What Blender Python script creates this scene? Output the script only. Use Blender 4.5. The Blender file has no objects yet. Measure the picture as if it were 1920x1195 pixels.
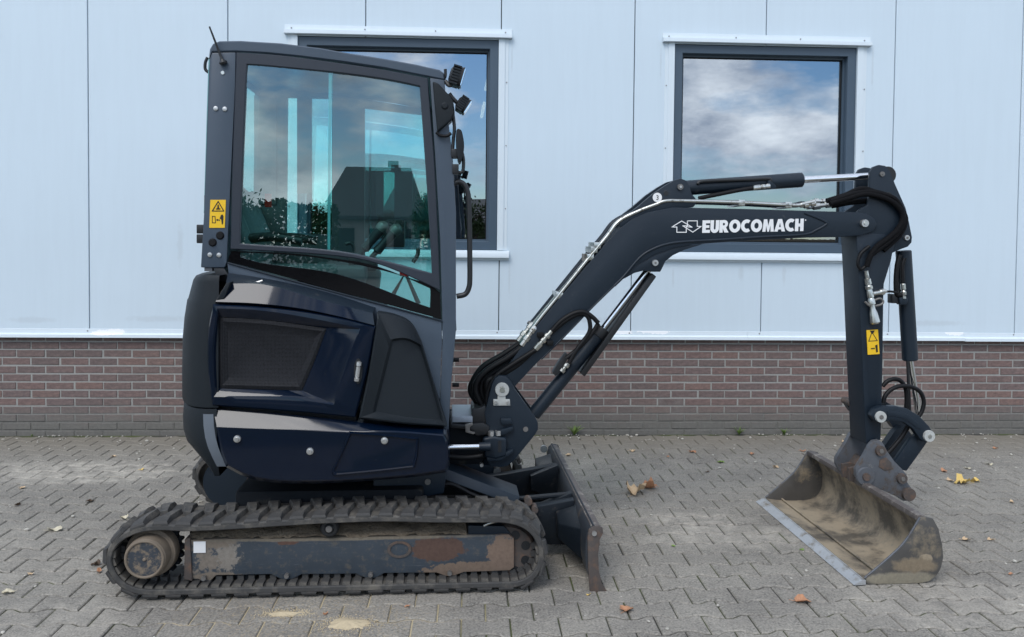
import bpy, bmesh, math, random
from mathutils import Vector, Matrix, noise as mnoise

# ------------------------------------------------------------------ camera
FPX, PCX, PCY, IMW, IMH = 1551.74, 960.0, 500.0, 1920.0, 1195.0
YAW, PITCH, ROLL = 0.0497, -0.0317, 0.0097
CAM = Vector((3.426, -6.6166, 1.5622))
_f = Vector((math.sin(YAW) * math.cos(PITCH), math.cos(YAW) * math.cos(PITCH), math.sin(PITCH)))
_r = Vector((math.cos(YAW), -math.sin(YAW), 0))
_u = _r.cross(_f)
RT = _r * math.cos(ROLL) + _u * math.sin(ROLL)
UP = -_r * math.sin(ROLL) + _u * math.cos(ROLL)
FW = _f
scene = bpy.context.scene
cd = bpy.data.cameras.new('camera')
co = bpy.data.objects.new('camera', cd)
scene.collection.objects.link(co)
M = Matrix(((RT.x, UP.x, -FW.x, CAM.x), (RT.y, UP.y, -FW.y, CAM.y), (RT.z, UP.z, -FW.z, CAM.z), (0, 0, 0, 1)))
co.matrix_world = M
cd.sensor_width = 36.0
cd.sensor_fit = 'HORIZONTAL'
cd.lens = 36.0 * FPX / IMW
cd.shift_y = (PCY - IMH / 2) / IMW
cd.clip_start = 0.05
cd.clip_end = 2000
scene.camera = co

# ------------------------------------------------------------------ sky, sun, exposure
SUN_EL, SUN_AZ = math.radians(49), math.radians(207)     # azimuth clockwise from +Y (north)
world = bpy.data.worlds.new('World')
scene.world = world
world.use_nodes = True
wn, wl = world.node_tree.nodes, world.node_tree.links
wn.clear()
w_out = wn.new('ShaderNodeOutputWorld')
w_bg = wn.new('ShaderNodeBackground')
w_bg.inputs['Strength'].default_value = 0.1
w_sky = wn.new('ShaderNodeTexSky')
w_sky.sky_type = 'NISHITA'
w_sky.sun_disc = False
w_sky.sun_elevation = SUN_EL
w_sky.sun_rotation = SUN_AZ
w_sky.air_density = 1.0
w_sky.dust_density = 0.15
w_sky.ozone_density = 2.5
w_tc = wn.new('ShaderNodeTexCoord')
w_map = wn.new('ShaderNodeMapping')
w_map.inputs['Scale'].default_value = (1.0, 1.0, 2.4)
w_map.inputs['Location'].default_value = (3.3, 0.0, 0.0)
w_n1 = wn.new('ShaderNodeTexNoise')
w_n1.inputs['Scale'].default_value = 5.2
w_n1.inputs['Detail'].default_value = 9.0
w_n1.inputs['Roughness'].default_value = 0.56
w_r1 = wn.new('ShaderNodeValToRGB')
w_r1.color_ramp.elements[0].position = 0.42
w_r1.color_ramp.elements[1].position = 0.57
w_n2 = wn.new('ShaderNodeTexNoise')
w_n2.inputs['Scale'].default_value = 9.0
w_n2.inputs['Detail'].default_value = 8.0
w_n2.inputs['Roughness'].default_value = 0.6
w_r2 = wn.new('ShaderNodeValToRGB')
w_r2.color_ramp.elements[0].position = 0.36
w_r2.color_ramp.elements[0].color = (5.0, 5.8, 7.2, 1)
w_r2.color_ramp.elements[1].position = 0.68
w_r2.color_ramp.elements[1].color = (13.5, 14.0, 14.6, 1)
w_mix = wn.new('ShaderNodeMix')
w_mix.data_type = 'RGBA'
wl.new(w_tc.outputs['Generated'], w_map.inputs['Vector'])
wl.new(w_map.outputs['Vector'], w_n1.inputs['Vector'])
wl.new(w_map.outputs['Vector'], w_n2.inputs['Vector'])
wl.new(w_n1.outputs['Fac'], w_r1.inputs['Fac'])
wl.new(w_n2.outputs['Fac'], w_r2.inputs['Fac'])
wl.new(w_r1.outputs['Color'], w_mix.inputs[0])
w_tint = wn.new('ShaderNodeMix')
w_tint.data_type = 'RGBA'
w_tint.blend_type = 'MULTIPLY'
w_tint.inputs[0].default_value = 1.0
w_tint.inputs[7].default_value = (0.86, 1.0, 1.10, 1)
wl.new(w_sky.outputs['Color'], w_tint.inputs[6])
wl.new(w_tint.outputs[2], w_mix.inputs[6])
wl.new(w_r2.outputs['Color'], w_mix.inputs[7])
wl.new(w_mix.outputs[2], w_bg.inputs['Color'])
wl.new(w_bg.outputs['Background'], w_out.inputs['Surface'])

sd = bpy.data.lights.new('sun', 'SUN')
sd.energy = 1.45
sd.angle = math.radians(30)
sd.color = (1.0, 0.97, 0.93)
so = bpy.data.objects.new('sun', sd)
scene.collection.objects.link(so)
_sd = Vector((math.sin(SUN_AZ) * math.cos(SUN_EL), math.cos(SUN_AZ) * math.cos(SUN_EL), math.sin(SUN_EL)))
so.rotation_euler = (-_sd).to_track_quat('-Z', 'Y').to_euler()
so.location = (0, -10, 12)

vs = scene.view_settings
vs.view_transform = 'Standard'
vs.look = 'None'
vs.exposure = 0.52
vs.gamma = 1.0
vs.use_curve_mapping = False

random.seed(7)
C = scene.collection

# ------------------------------------------------------------------ photograph pixel -> place (measuring helpers)
def pray(x, y):
    return FW + RT * ((x - PCX) / FPX) + UP * ((PCY - y) / FPX)

def wall_pt(x, y, Y=0.0):
    d = pray(x, y)
    return CAM + d * ((Y - CAM.y) / d.y)

def ground_pt(x, y, z=0.0):
    d = pray(x, y)
    return CAM + d * ((z - CAM.z) / d.z)

def project(p):
    d = Vector(p) - CAM
    z = d.dot(FW)
    return (PCX + FPX * d.dot(RT) / z, PCY - FPX * d.dot(UP) / z, z)

# excavator frame: u along the tracks, v across (away from the near track's outer face), z up
EXA = 0.028
EXO = Vector((2.78, -3.03, 0))
EU = Vector((math.cos(EXA), math.sin(EXA), 0))
EV = Vector((-math.sin(EXA), math.cos(EXA), 0))

def E(p, v=0.0):
    if len(p) == 3:
        v = p[2]
    d = pray(p[0], p[1])
    c = CAM - EXO
    t = (v - c.dot(EV)) / d.dot(EV)
    q = c + d * t
    return Vector((q.dot(EU), v, q.z))

def Es(pts, v=0.0):
    return [E(p, v) for p in pts]

# ------------------------------------------------------------------ materials
def new_mat(name):
    m = bpy.data.materials.new(name)
    m.use_nodes = True
    nt = m.node_tree
    return m, nt, nt.nodes['Principled BSDF']

def nd(nt, t, **kw):
    n = nt.nodes.new(t)
    for k, val in kw.items():
        if k in n.inputs:
            n.inputs[k].default_value = val
        else:
            setattr(n, k, val)
    return n

def ramp(nt, fac, p0, c0, p1, c1):
    r = nt.nodes.new('ShaderNodeValToRGB')
    r.color_ramp.elements[0].position = p0
    r.color_ramp.elements[0].color = c0
    r.color_ramp.elements[1].position = p1
    r.color_ramp.elements[1].color = c1
    nt.links.new(fac, r.inputs['Fac'])
    return r.outputs['Color']

def mixc(nt, fac, a, b, blend='MIX'):
    n = nt.nodes.new('ShaderNodeMix')
    n.data_type = 'RGBA'
    n.blend_type = blend
    for sock, val in ((n.inputs[0], fac), (n.inputs[6], a), (n.inputs[7], b)):
        if hasattr(val, 'links'):
            nt.links.new(val, sock)
        elif isinstance(val, (int, float)):
            sock.default_value = val
        else:
            sock.default_value = tuple(val) + ((1,) if len(val) == 3 else ())
    return n.outputs[2]

def math_n(nt, op, a, b=0.0, c=0.0):
    n = nt.nodes.new('ShaderNodeMath')
    n.operation = op
    for i, val in enumerate((a, b, c)):
        if hasattr(val, 'links'):
            nt.links.new(val, n.inputs[i])
        else:
            n.inputs[i].default_value = val
    return n.outputs[0]

def obj_coord(nt, kind='Object', scale=None):
    tc = nt.nodes.new('ShaderNodeTexCoord')
    o = tc.outputs[kind]
    if scale:
        mp = nt.nodes.new('ShaderNodeMapping')
        mp.inputs['Scale'].default_value = scale
        nt.links.new(o, mp.inputs['Vector'])
        o = mp.outputs['Vector']
    return o

def noise_n(nt, vec, scale, detail=5, rough=0.6, out='Fac'):
    n = nt.nodes.new('ShaderNodeTexNoise')
    n.inputs['Scale'].default_value = scale
    n.inputs['Detail'].default_value = detail
    n.inputs['Roughness'].default_value = rough
    nt.links.new(vec, n.inputs['Vector'])
    return n.outputs[out]

def bump_n(nt, bsdf, h, strength=0.3, dist=0.002):
    b = nt.nodes.new('ShaderNodeBump')
    b.inputs['Strength'].default_value = strength
    b.inputs['Distance'].default_value = dist
    nt.links.new(h, b.inputs['Height'])
    nt.links.new(b.outputs['Normal'], bsdf.inputs['Normal'])

G1 = (1, 1, 1, 1)
K1 = (0, 0, 0, 1)

def patch_n(nt, vec, centre, size, wob=0.5, scale=14, edge=0.18):
    """a stain with its own outline: an ellipsoid in the thing's own coordinates, its rim broken up by noise"""
    s = nt.nodes.new('ShaderNodeVectorMath'); s.operation = 'SUBTRACT'
    nt.links.new(vec, s.inputs[0]); s.inputs[1].default_value = centre
    d = nt.nodes.new('ShaderNodeVectorMath'); d.operation = 'DIVIDE'
    nt.links.new(s.outputs[0], d.inputs[0]); d.inputs[1].default_value = size
    l = nt.nodes.new('ShaderNodeVectorMath'); l.operation = 'LENGTH'
    nt.links.new(d.outputs[0], l.inputs[0])
    n = noise_n(nt, vec, scale, 6, 0.65)
    w = math_n(nt, 'MULTIPLY_ADD', n, wob * 2, -wob)
    r = math_n(nt, 'ADD', l.outputs['Value'], w)
    return ramp(nt, r, 1.0 - edge, G1, 1.0 + edge, K1)

def pm(name, col, rough=0.5, metal=0.0, var=0.15, vscale=6.0, coat=0.0, bump=0.0, bscale=300.0, bdist=0.001,
       dirt=None, dirt_amt=0.5, dscale=5.0, rvar=0.1, patches=(), spec=0.5, coat_rough=0.04, scratch=None, scratch_dir=(14, 14, 1)):
    m, nt, b = new_mat(name)
    vec = obj_coord(nt)
    n = noise_n(nt, vec, vscale, 6, 0.65)
    c = mixc(nt, n, [x * (1 - var) for x in col], [min(1, x * (1 + var)) for x in col])
    rsock = math_n(nt, 'MULTIPLY_ADD', n, rvar * 2, rough - rvar)
    if dirt:
        dn = noise_n(nt, vec, dscale, 9, 0.7)
        k = 0.72 - dirt_amt * 0.4
        f = ramp(nt, dn, k - 0.06, K1, k + 0.10, G1)
        c = mixc(nt, f, c, dirt)
        rsock = math_n(nt, 'MAXIMUM', rsock, math_n(nt, 'MULTIPLY', f, 0.85))
    if scratch:
        sv = obj_coord(nt, 'Object', scratch_dir)
        sn = noise_n(nt, sv, 9, 8, 0.75)
        f = ramp(nt, sn, 0.60, K1, 0.68, (0.7, 0.7, 0.7, 1))
        c = mixc(nt, f, c, scratch)
    for (pc, centre, size, wob, sc, edge) in patches:
        f = patch_n(nt, vec, centre, size, wob, sc, edge)
        n2 = noise_n(nt, vec, 60, 6, 0.7)
        c = mixc(nt, f, c, mixc(nt, n2, [x * 0.55 for x in pc], [min(1, x * 1.4) for x in pc]))
        rsock = math_n(nt, 'MAXIMUM', rsock, math_n(nt, 'MULTIPLY', f, 0.9))
    nt.links.new(c, b.inputs['Base Color'])
    nt.links.new(rsock, b.inputs['Roughness'])
    b.inputs['Metallic'].default_value = metal
    b.inputs['Specular IOR Level'].default_value = spec
    if coat:
        b.inputs['Coat Weight'].default_value = coat
        b.inputs['Coat Roughness'].default_value = coat_rough
        b.inputs['Coat IOR'].default_value = 1.5
    if bump:
        h = noise_n(nt, vec, bscale, 4, 0.6)
        bump_n(nt, b, h, bump, bdist)
    return m

MAT = {}
MAT['slate'] = pm('slate_paint', (0.0085, 0.0160, 0.026), 0.44, spec=0.38, var=0.12, bump=0.06, bscale=500, dirt=(0.07, 0.07, 0.068), dirt_amt=0.06, dscale=14, scratch=(0.026, 0.032, 0.040), scratch_dir=(2.5, 2.5, 2.5))
MAT['slate_dark'] = pm('slate_dark_paint', (0.006, 0.0095, 0.014), 0.48, spec=0.32, var=0.25, dirt=(0.06, 0.055, 0.05), dirt_amt=0.22, dscale=16)
MAT['slate_cab'] = pm('slate_cab_paint', (0.055, 0.075, 0.102), 0.38, spec=0.4, var=0.1, bump=0.10, bscale=700, dirt=(0.10, 0.10, 0.10), dirt_amt=0.1, dscale=12)
MAT['navy'] = pm('navy_gloss_paint', (0.0016, 0.0058, 0.0165), 0.3, spec=0.05, var=0.08, vscale=3, coat=0.7, coat_rough=0.07, dirt=(0.03, 0.031, 0.033), dirt_amt=0.03, dscale=16, rvar=0.02, bump=0.22, bscale=7.0, bdist=0.012)
MAT['black'] = pm('black_steel', (0.012, 0.013, 0.015), 0.45, var=0.2)
MAT['dark'] = pm('dark_grimy_steel', (0.005, 0.007, 0.010), 0.7, spec=0.2, var=0.3, dirt=(0.05, 0.045, 0.036), dirt_amt=0.2, dscale=8)
MAT['plastic'] = pm('black_textured_plastic', (0.009, 0.013, 0.017), 0.55, spec=0.28, var=0.12, bump=0.5, bscale=420, bdist=0.002)
MAT['plastic_sheen'] = pm('textured_plastic_sheen', (0.12, 0.14, 0.165), 0.45, var=0.15, bump=0.55, bscale=420, bdist=0.002)  # tail plastic made lighter: sky reflection put into the colour
MAT['frame_black'] = pm('window_frame_black', (0.018, 0.024, 0.036), 0.45, var=0.1)
MAT['frit'] = pm('glass_border_black', (0.003, 0.003, 0.004), 0.08, var=0.05, rvar=0.02, spec=0.35)
MAT['rubber'] = pm('track_rubber', (0.046, 0.0445, 0.043), 0.78, var=0.25, vscale=12, bump=0.35, bscale=160, bdist=0.002, dirt=(0.13, 0.118, 0.10), dirt_amt=0.42, dscale=7)
MAT['hose'] = pm('black_hose_rubber', (0.006, 0.006, 0.007), 0.5, spec=0.25, var=0.2, bump=0.3, bscale=500)
MAT['sleeve'] = pm('hose_textile_sleeve', (0.005, 0.005, 0.006), 0.8, spec=0.15, var=0.4, vscale=40, bump=0.8, bscale=90, bdist=0.004)
MAT['zinc'] = pm('zinc_fittings', (0.62, 0.62, 0.58), 0.32, metal=1.0, var=0.2, vscale=30, dirt=(0.10, 0.09, 0.08), dirt_amt=0.3, dscale=30)
MAT['zinc_green'] = pm('zinc_guard_strip', (0.50, 0.54, 0.47), 0.42, metal=0.6, var=0.12, vscale=14)
MAT['chrome'] = pm('chrome_rod', (0.86, 0.86, 0.86), 0.10, metal=1.0, var=0.04, rvar=0.03)
MAT['bolt'] = pm('bright_bolt', (0.55, 0.545, 0.53), 0.38, metal=0.85, var=0.25, vscale=40)
MAT['bolt_dull'] = pm('dull_pin', (0.20, 0.19, 0.18), 0.5, metal=0.6, var=0.3, vscale=40)
MAT['white'] = pm('white_decal', (0.80, 0.80, 0.80), 0.4, var=0.05)
MAT['yellow'] = pm('yellow_decal', (0.82, 0.50, 0.015), 0.45, var=0.06)
MAT['ink'] = pm('black_print', (0.015, 0.012, 0.008), 0.5, var=0.1)
MAT['mud'] = pm('caked_mud', (0.17, 0.135, 0.095), 0.95, var=0.45, vscale=25, bump=1.0, bscale=70, bdist=0.01)
MAT['rusty'] = pm('rusty_steel', (0.070, 0.058, 0.052), 0.72, var=0.3, vscale=14, bump=0.4, bscale=120, bdist=0.002, dirt=(0.125, 0.078, 0.055), dirt_amt=0.45, dscale=22)
MAT['worn'] = pm('worn_steel', (0.105, 0.112, 0.125), 0.52, metal=0.3, var=0.35, vscale=18, bump=0.35, bscale=90, dirt=(0.095, 0.072, 0.056), dirt_amt=0.36, dscale=16, scratch=(0.2, 0.2, 0.2), scratch_dir=(3, 3, 3))
MAT['seat'] = pm('seat_vinyl', (0.17, 0.175, 0.18), 0.45, var=0.15, bump=0.2, bscale=250)
MAT['cabin'] = pm('cabin_plastic', (0.085, 0.09, 0.10), 0.6, var=0.15)
MAT['red'] = pm('red_plastic', (0.5, 0.015, 0.01), 0.4)
MAT['brass'] = pm('brass', (0.55, 0.42, 0.2), 0.35, metal=1.0)
MAT['step'] = pm('alloy_step_plate', (0.36, 0.40, 0.45), 0.5, metal=0.4, var=0.2, vscale=30)

def glass_mat(name, tint, refl, rough=0.0, wav=0.0, gcol=(0.93, 0.96, 1.0)):
    m = bpy.data.materials.new(name)
    m.use_nodes = True
    nt = m.node_tree
    nt.nodes.clear()
    out = nt.nodes.new('ShaderNodeOutputMaterial')
    tr = nt.nodes.new('ShaderNodeBsdfTransparent')
    tr.inputs['Color'].default_value = tint + (1,)
    gl = nt.nodes.new('ShaderNodeBsdfGlossy')
    gl.inputs['Roughness'].default_value = rough
    gl.inputs['Color'].default_value = gcol + (1,)
    fr = nt.nodes.new('ShaderNodeLayerWeight')
    fr.inputs['Blend'].default_value = 0.35
    f = math_n(nt, 'MULTIPLY_ADD', fr.outputs['Fresnel'], 1.0 - refl, refl)
    mx = nt.nodes.new('ShaderNodeMixShader')
    nt.links.new(f, mx.inputs[0])
    nt.links.new(tr.outputs[0], mx.inputs[1])
    nt.links.new(gl.outputs[0], mx.inputs[2])
    nt.links.new(mx.outputs[0], out.inputs['Surface'])
    if wav:
        vec = obj_coord(nt)
        h = noise_n(nt, vec, 1.6, 2, 0.4)
        b = nt.nodes.new('ShaderNodeBump')
        b.inputs['Strength'].default_value = wav
        b.inputs['Distance'].default_value = 0.01
        nt.links.new(h, b.inputs['Height'])
        nt.links.new(b.outputs['Normal'], gl.inputs['Normal'])
    return m

MAT['cab_glass'] = glass_mat('tinted_cab_glass', (0.55, 0.90, 0.87), 0.16, 0.0, 0.015, (0.80, 0.93, 0.95))
MAT['win_glass'] = glass_mat('coated_window_glass', (0.34, 0.38, 0.41), 0.36, 0.0, 0.05, (0.86, 0.92, 0.98))

# ------------------------------------------------------------------ mesh helpers
def link_mesh(name, bm, mat, parent=None, smooth=40, loc=None):
    me = bpy.data.meshes.new(name)
    bmesh.ops.recalc_face_normals(bm, faces=bm.faces)
    bm.to_mesh(me)
    bm.free()
    if mat is not None:
        me.materials.append(MAT[mat] if isinstance(mat, str) else mat)
    if smooth:
        me.shade_smooth()
        me.set_sharp_from_angle(angle=math.radians(smooth))
    o = bpy.data.objects.new(name, me)
    C.objects.link(o)
    if parent:
        o.parent = parent
    if loc:
        o.location = loc
    return o

def tag(o, label=None, cat=None, group=None, kind=None):
    if label: o['label'] = label
    if cat: o['category'] = cat
    if group: o['group'] = group
    if kind: o['kind'] = kind
    return o

def empty(name, loc=(0, 0, 0), rz=0.0):
    o = bpy.data.objects.new(name, None)
    o.empty_display_size = 0.2
    C.objects.link(o)
    o.location = loc
    o.rotation_euler = (0, 0, rz)
    return o

def bm_loft(bm, loops, cap0=True, cap1=True, closed=True):
    rows = [[bm.verts.new(p) for p in lp] for lp in loops]
    n = len(rows[0])
    for a, b in zip(rows, rows[1:]):
        for i in range(n if closed else n - 1):
            j = (i + 1) % n
            try:
                bm.faces.new((a[i], a[j], b[j], b[i]))
            except ValueError:
                pass
    if closed and cap0:
        bm.faces.new(list(reversed(rows[0])))
    if closed and cap1:
        bm.faces.new(rows[-1])
    return rows

def bm_box(bm, x0, x1, y0, y1, z0, z1):
    bm_loft(bm, [[(x0, y0, z0), (x1, y0, z0), (x1, y1, z0), (x0, y1, z0)],
                 [(x0, y0, z1), (x1, y0, z1), (x1, y1, z1), (x0, y1, z1)]])

def bevel_all(bm, w, seg=2, ang=28):
    es = [e for e in bm.edges if len(e.link_faces) == 2 and e.calc_face_angle(0) > math.radians(ang)]
    if es and w > 0:
        bmesh.ops.bevel(bm, geom=es, offset=w, segments=seg, profile=0.6, affect='EDGES', clamp_overlap=True)

def box(name, a, b, mat, parent=None, bevel=0.004):
    bm = bmesh.new()
    bm_box(bm, min(a[0], b[0]), max(a[0], b[0]), min(a[1], b[1]), max(a[1], b[1]), min(a[2], b[2]), max(a[2], b[2]))
    bmesh.ops.recalc_face_normals(bm, faces=bm.faces)
    bevel_all(bm, bevel)
    return link_mesh(name, bm, mat, parent)

def crom(pts, n=6, closed=False):
    P = [Vector(p) for p in pts]
    out = []
    m = len(P)
    for i in range(m if closed else m - 1):
        p1, p2 = P[i], P[(i + 1) % m]
        p0 = P[i - 1] if (i > 0 or closed) else p1 * 2 - p2
        p3 = P[(i + 2) % m] if (i + 2 < m or closed) else p2 * 2 - p1
        for k in range(n):
            t = k / n
            out.append(0.5 * ((2 * p1) + (p2 - p0) * t + (2 * p0 - 5 * p1 + 4 * p2 - p3) * t * t + (3 * p1 - p0 - 3 * p2 + p3) * t ** 3))
    if not closed:
        out.append(P[-1].copy())
    return out

def resample(P, n):
    """n+1 points evenly along a polyline"""
    P = [Vector(p) for p in P]
    L = [0.0]
    for a, b in zip(P, P[1:]):
        L.append(L[-1] + (b - a).length)
    out = []
    j = 0
    for k in range(n + 1):
        s = L[-1] * k / n
        while j < len(P) - 2 and L[j + 1] < s:
            j += 1
        d = L[j + 1] - L[j]
        t = 0 if d < 1e-9 else (s - L[j]) / d
        out.append(P[j].lerp(P[j + 1], min(1, max(0, t))))
    return out

def prism(name, px, v0, v1, mat, parent=None, bevel=0.005, seg=2, smooth_path=0, smooth=40):
    pts = Es(px, v0)
    if smooth_path:
        pts = crom(pts, smooth_path, True)
    bm = bmesh.new()
    bm_loft(bm, [[(p.x, v0, p.z) for p in pts], [(p.x, v1, p.z) for p in pts]])
    bmesh.ops.recalc_face_normals(bm, faces=bm.faces)
    bevel_all(bm, bevel, seg)
    return link_mesh(name, bm, mat, parent, smooth)

def sideloop(sides, n, v, dv=0.0):
    out = []
    for s in sides:
        q = [E(p, v) for p in s]
        q = crom(q, 5) if len(q) > 2 else q
        r = resample(q, n)
        out += r[:-1]
    if dv:
        out = [Vector((p.x, p.y + dv, p.z)) for p in out]
    return out

def shrink(loop, d, dv=0.0):
    """move a loop towards its own inside by d metres in the u-z plane"""
    n = len(loop)
    area = sum(loop[i].x * loop[(i + 1) % n].z - loop[(i + 1) % n].x * loop[i].z for i in range(n))
    s = 1 if area > 0 else -1
    out = []
    for i in range(n):
        a, b = loop[i - 1], loop[(i + 1) % n]
        t = Vector((b.x - a.x, 0, b.z - a.z))
        if t.length < 1e-9:
            out.append(loop[i].copy()); continue
        t.normalize()
        nrm = Vector((-t.z, 0, t.x)) * s
        out.append(loop[i] + nrm * d + Vector((0, dv, 0)))
    return out

def tube_bm(bm, pts, r, seg=10, cap=True):
    pts = [Vector(p) for p in pts]
    rr = r if isinstance(r, (list, tuple)) else [r] * len(pts)
    loops = []
    ref = None
    for i, p in enumerate(pts):
        t = (pts[min(i + 1, len(pts) - 1)] - pts[max(i - 1, 0)])
        if t.length < 1e-9:
            t = Vector((0, 0, 1))
        t.normalize()
        if ref is None:
            ref = t.orthogonal().normalized()
        ref = (ref - t * ref.dot(t))
        ref.normalize()
        b = t.cross(ref)
        loops.append([p + (ref * math.cos(k * 2 * math.pi / seg) + b * math.sin(k * 2 * math.pi / seg)) * rr[i] for k in range(seg)])
    bm_loft(bm, loops, cap, cap)

def tube(name, pts, r, mat, parent=None, seg=10, smooth_n=6):
    bm = bmesh.new()
    P = crom(pts, smooth_n) if (smooth_n and len(pts) > 2) else pts
    tube_bm(bm, P, r, seg)
    return link_mesh(name, bm, mat, parent, 50)

def cyl(name, p0, p1, r, mat, parent=None, seg=24, bev=0.0):
    """straight round bar; with bev its end edges are chamfered"""
    p0, p1 = Vector(p0), Vector(p1)
    d = (p1 - p0)
    L = d.length
    bm = bmesh.new()
    if bev:
        e = d / L * bev
        tube_bm(bm, [p0, p0 + e, p1 - e, p1], [r - bev, r, r, r - bev], seg)
    else:
        tube_bm(bm, [p0, p1], r, seg)
    return link_mesh(name, bm, mat, parent, 35)

def stack(name, p0, p1, prof, mat, parent=None, seg=16):
    """turned piece: prof = [(t, r), ...] along p0-p1"""
    p0, p1 = Vector(p0), Vector(p1)
    bm = bmesh.new()
    ax = (p1 - p0).normalized()
    e1 = ax.orthogonal().normalized(); e2 = ax.cross(e1)
    bm_loft(bm, [[p0.lerp(p1, t) + (e1 * math.cos(2 * math.pi * k / seg) + e2 * math.sin(2 * math.pi * k / seg)) * r for k in range(seg)] for t, r in prof])
    return link_mesh(name, bm, mat, parent, 30)

def strip_outline(name, loop, w, mat, parent, th=0.0015, closed=True):
    """thin painted outline along a polygon of points in one v plane"""
    bm = bmesh.new()
    n = len(loop)
    for i in range(n if closed else n - 1):
        a, b = loop[i], loop[(i + 1) % n]
        t = (b - a)
        if t.length < 1e-6: continue
        t.normalize()
        s = Vector((-t.z, 0, t.x)) * (w / 2)
        a2, b2 = a - t * w * 0.45, b + t * w * 0.45
        off = Vector((0, -0.00015 * (i % 3), 0))
        f = [a2 - s, b2 - s, b2 + s, a2 + s]
        bm_loft(bm, [[p + off for p in f], [p + Vector((0, th, 0)) for p in f]])
    return link_mesh(name, bm, mat, parent, 0)

# ================================================================== THE SETTING
# ------------------------------------------------------------------ pavement: bed sheet + interlocking concrete pavers
def paver_mat():
    m, nt, b = new_mat('concrete_paver')
    geo = nt.nodes.new('ShaderNodeNewGeometry')
    oi = nt.nodes.new('ShaderNodeObjectInfo')
    pos = geo.outputs['Position']
    rnd = math_n(nt, 'FRACT', math_n(nt, 'ADD', oi.outputs['Random'], geo.outputs['Random Per Island']))
    n1 = ramp(nt, noise_n(nt, pos, 105, 3, 0.6), 0.32, K1, 0.68, G1)
    n2 = noise_n(nt, pos, 3.0, 6, 0.6)
    n3 = noise_n(nt, pos, 26, 6, 0.7)
    c = mixc(nt, n1, (0.07, 0.07, 0.069), (0.46, 0.455, 0.445))
    c = mixc(nt, 0.36, c, mixc(nt, rnd, (0.185, 0.185, 0.184), (0.315, 0.312, 0.305)))
    c = mixc(nt, ramp(nt, n3, 0.42, K1, 0.75, G1), c, (0.33, 0.325, 0.315))
    c = mixc(nt, 1.0, c, ramp(nt, n2, 0.3, (0.80, 0.80, 0.80, 1), 0.7, (1.12, 1.12, 1.10, 1)), 'MULTIPLY')
    osp = ramp(nt, noise_n(nt, pos, 1.7, 8, 0.75), 0.62, K1, 0.72, (0.45, 0.45, 0.45, 1))
    c = mixc(nt, osp, c, (0.13, 0.128, 0.122))
    # pale lime bloom and scuffs
    for (cx, cy, sx, sy, a) in PALE:
        f = patch_n(nt, pos, (cx, cy, 0), (sx, sy, 1), 0.8, 9, 0.35)
        n4 = ramp(nt, noise_n(nt, pos, 11, 9, 0.8), 0.40, K1, 0.78, G1)
        c = mixc(nt, math_n(nt, 'MULTIPLY', math_n(nt, 'MULTIPLY', f, n4), a), c, (0.70, 0.68, 0.64))
    # sand blown over the stones by the near track
    f = patch_n(nt, pos, SAND_C, (0.62, 0.27, 1), 0.55, 6, 0.4)
    n5 = ramp(nt, noise_n(nt, pos, 60, 7, 0.8), 0.50, K1, 0.64, G1)
    c = mixc(nt, math_n(nt, 'MULTIPLY', math_n(nt, 'MULTIPLY', f, n5), 0.6), c, (0.50, 0.42, 0.29))
    # dirt film along the wall foot
    sep = nt.nodes.new('ShaderNodeSeparateXYZ'); nt.links.new(pos, sep.inputs[0])
    wv = math_n(nt, 'ADD', sep.outputs['Y'], math_n(nt, 'MULTIPLY', noise_n(nt, pos, 5, 5, 0.6), 0.35))
    fw = ramp(nt, math_n(nt, 'ADD', wv, 1.0), 0.35, K1, 1.15, (0.75, 0.75, 0.75, 1))
    c = mixc(nt, fw, c, (0.215, 0.205, 0.182))
    c = mixc(nt, 1.0, c, (0.90, 0.845, 0.765), 'MULTIPLY')
    nt.links.new(c, b.inputs['Base Color'])
    b.inputs['Roughness'].default_value = 0.9
    b.inputs['Specular IOR Level'].default_value = 0.25
    bump_n(nt, b, n1, 0.55, 0.0025)
    return m

def bed_mat():
    m, nt, b = new_mat('joint_sand_and_moss')
    geo = nt.nodes.new('ShaderNodeNewGeometry')
    pos = geo.outputs['Position']
    n1 = noise_n(nt, pos, 2.2, 5, 0.6)
    n2 = noise_n(nt, pos, 160, 4, 0.7)
    c = mixc(nt, n2, (0.022, 0.021, 0.019), (0.075, 0.07, 0.06))
    c = mixc(nt, ramp(nt, n1, 0.42, K1, 0.60, G1), c, mixc(nt, n2, (0.035, 0.05, 0.012), (0.10, 0.115, 0.035)))
    f = patch_n(nt, pos, SAND_C, (0.75, 0.36, 1), 0.5, 5, 0.3)
    c = mixc(nt, f, c, mixc(nt, n2, (0.34, 0.28, 0.17), (0.62, 0.52, 0.34)))
    for (cx, cy, sx, sy, a) in PALE[:1]:
        f = patch_n(nt, pos, (cx, cy, 0), (sx, sy, 1), 0.6, 5, 0.3)
        c = mixc(nt, f, c, (0.45, 0.43, 0.38))
    far = nt.nodes.new('ShaderNodeVectorMath'); far.operation = 'LENGTH'
    nt.links.new(pos, far.inputs[0])
    ff = ramp(nt, math_n(nt, 'MULTIPLY', far.outputs['Value'], 0.05), 0.55, K1, 0.75, G1)
    c = mixc(nt, ff, c, (0.17, 0.168, 0.16))
    nt.links.new(c, b.inputs['Base Color'])
    b.inputs['Roughness'].default_value = 0.95
    return m

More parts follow.
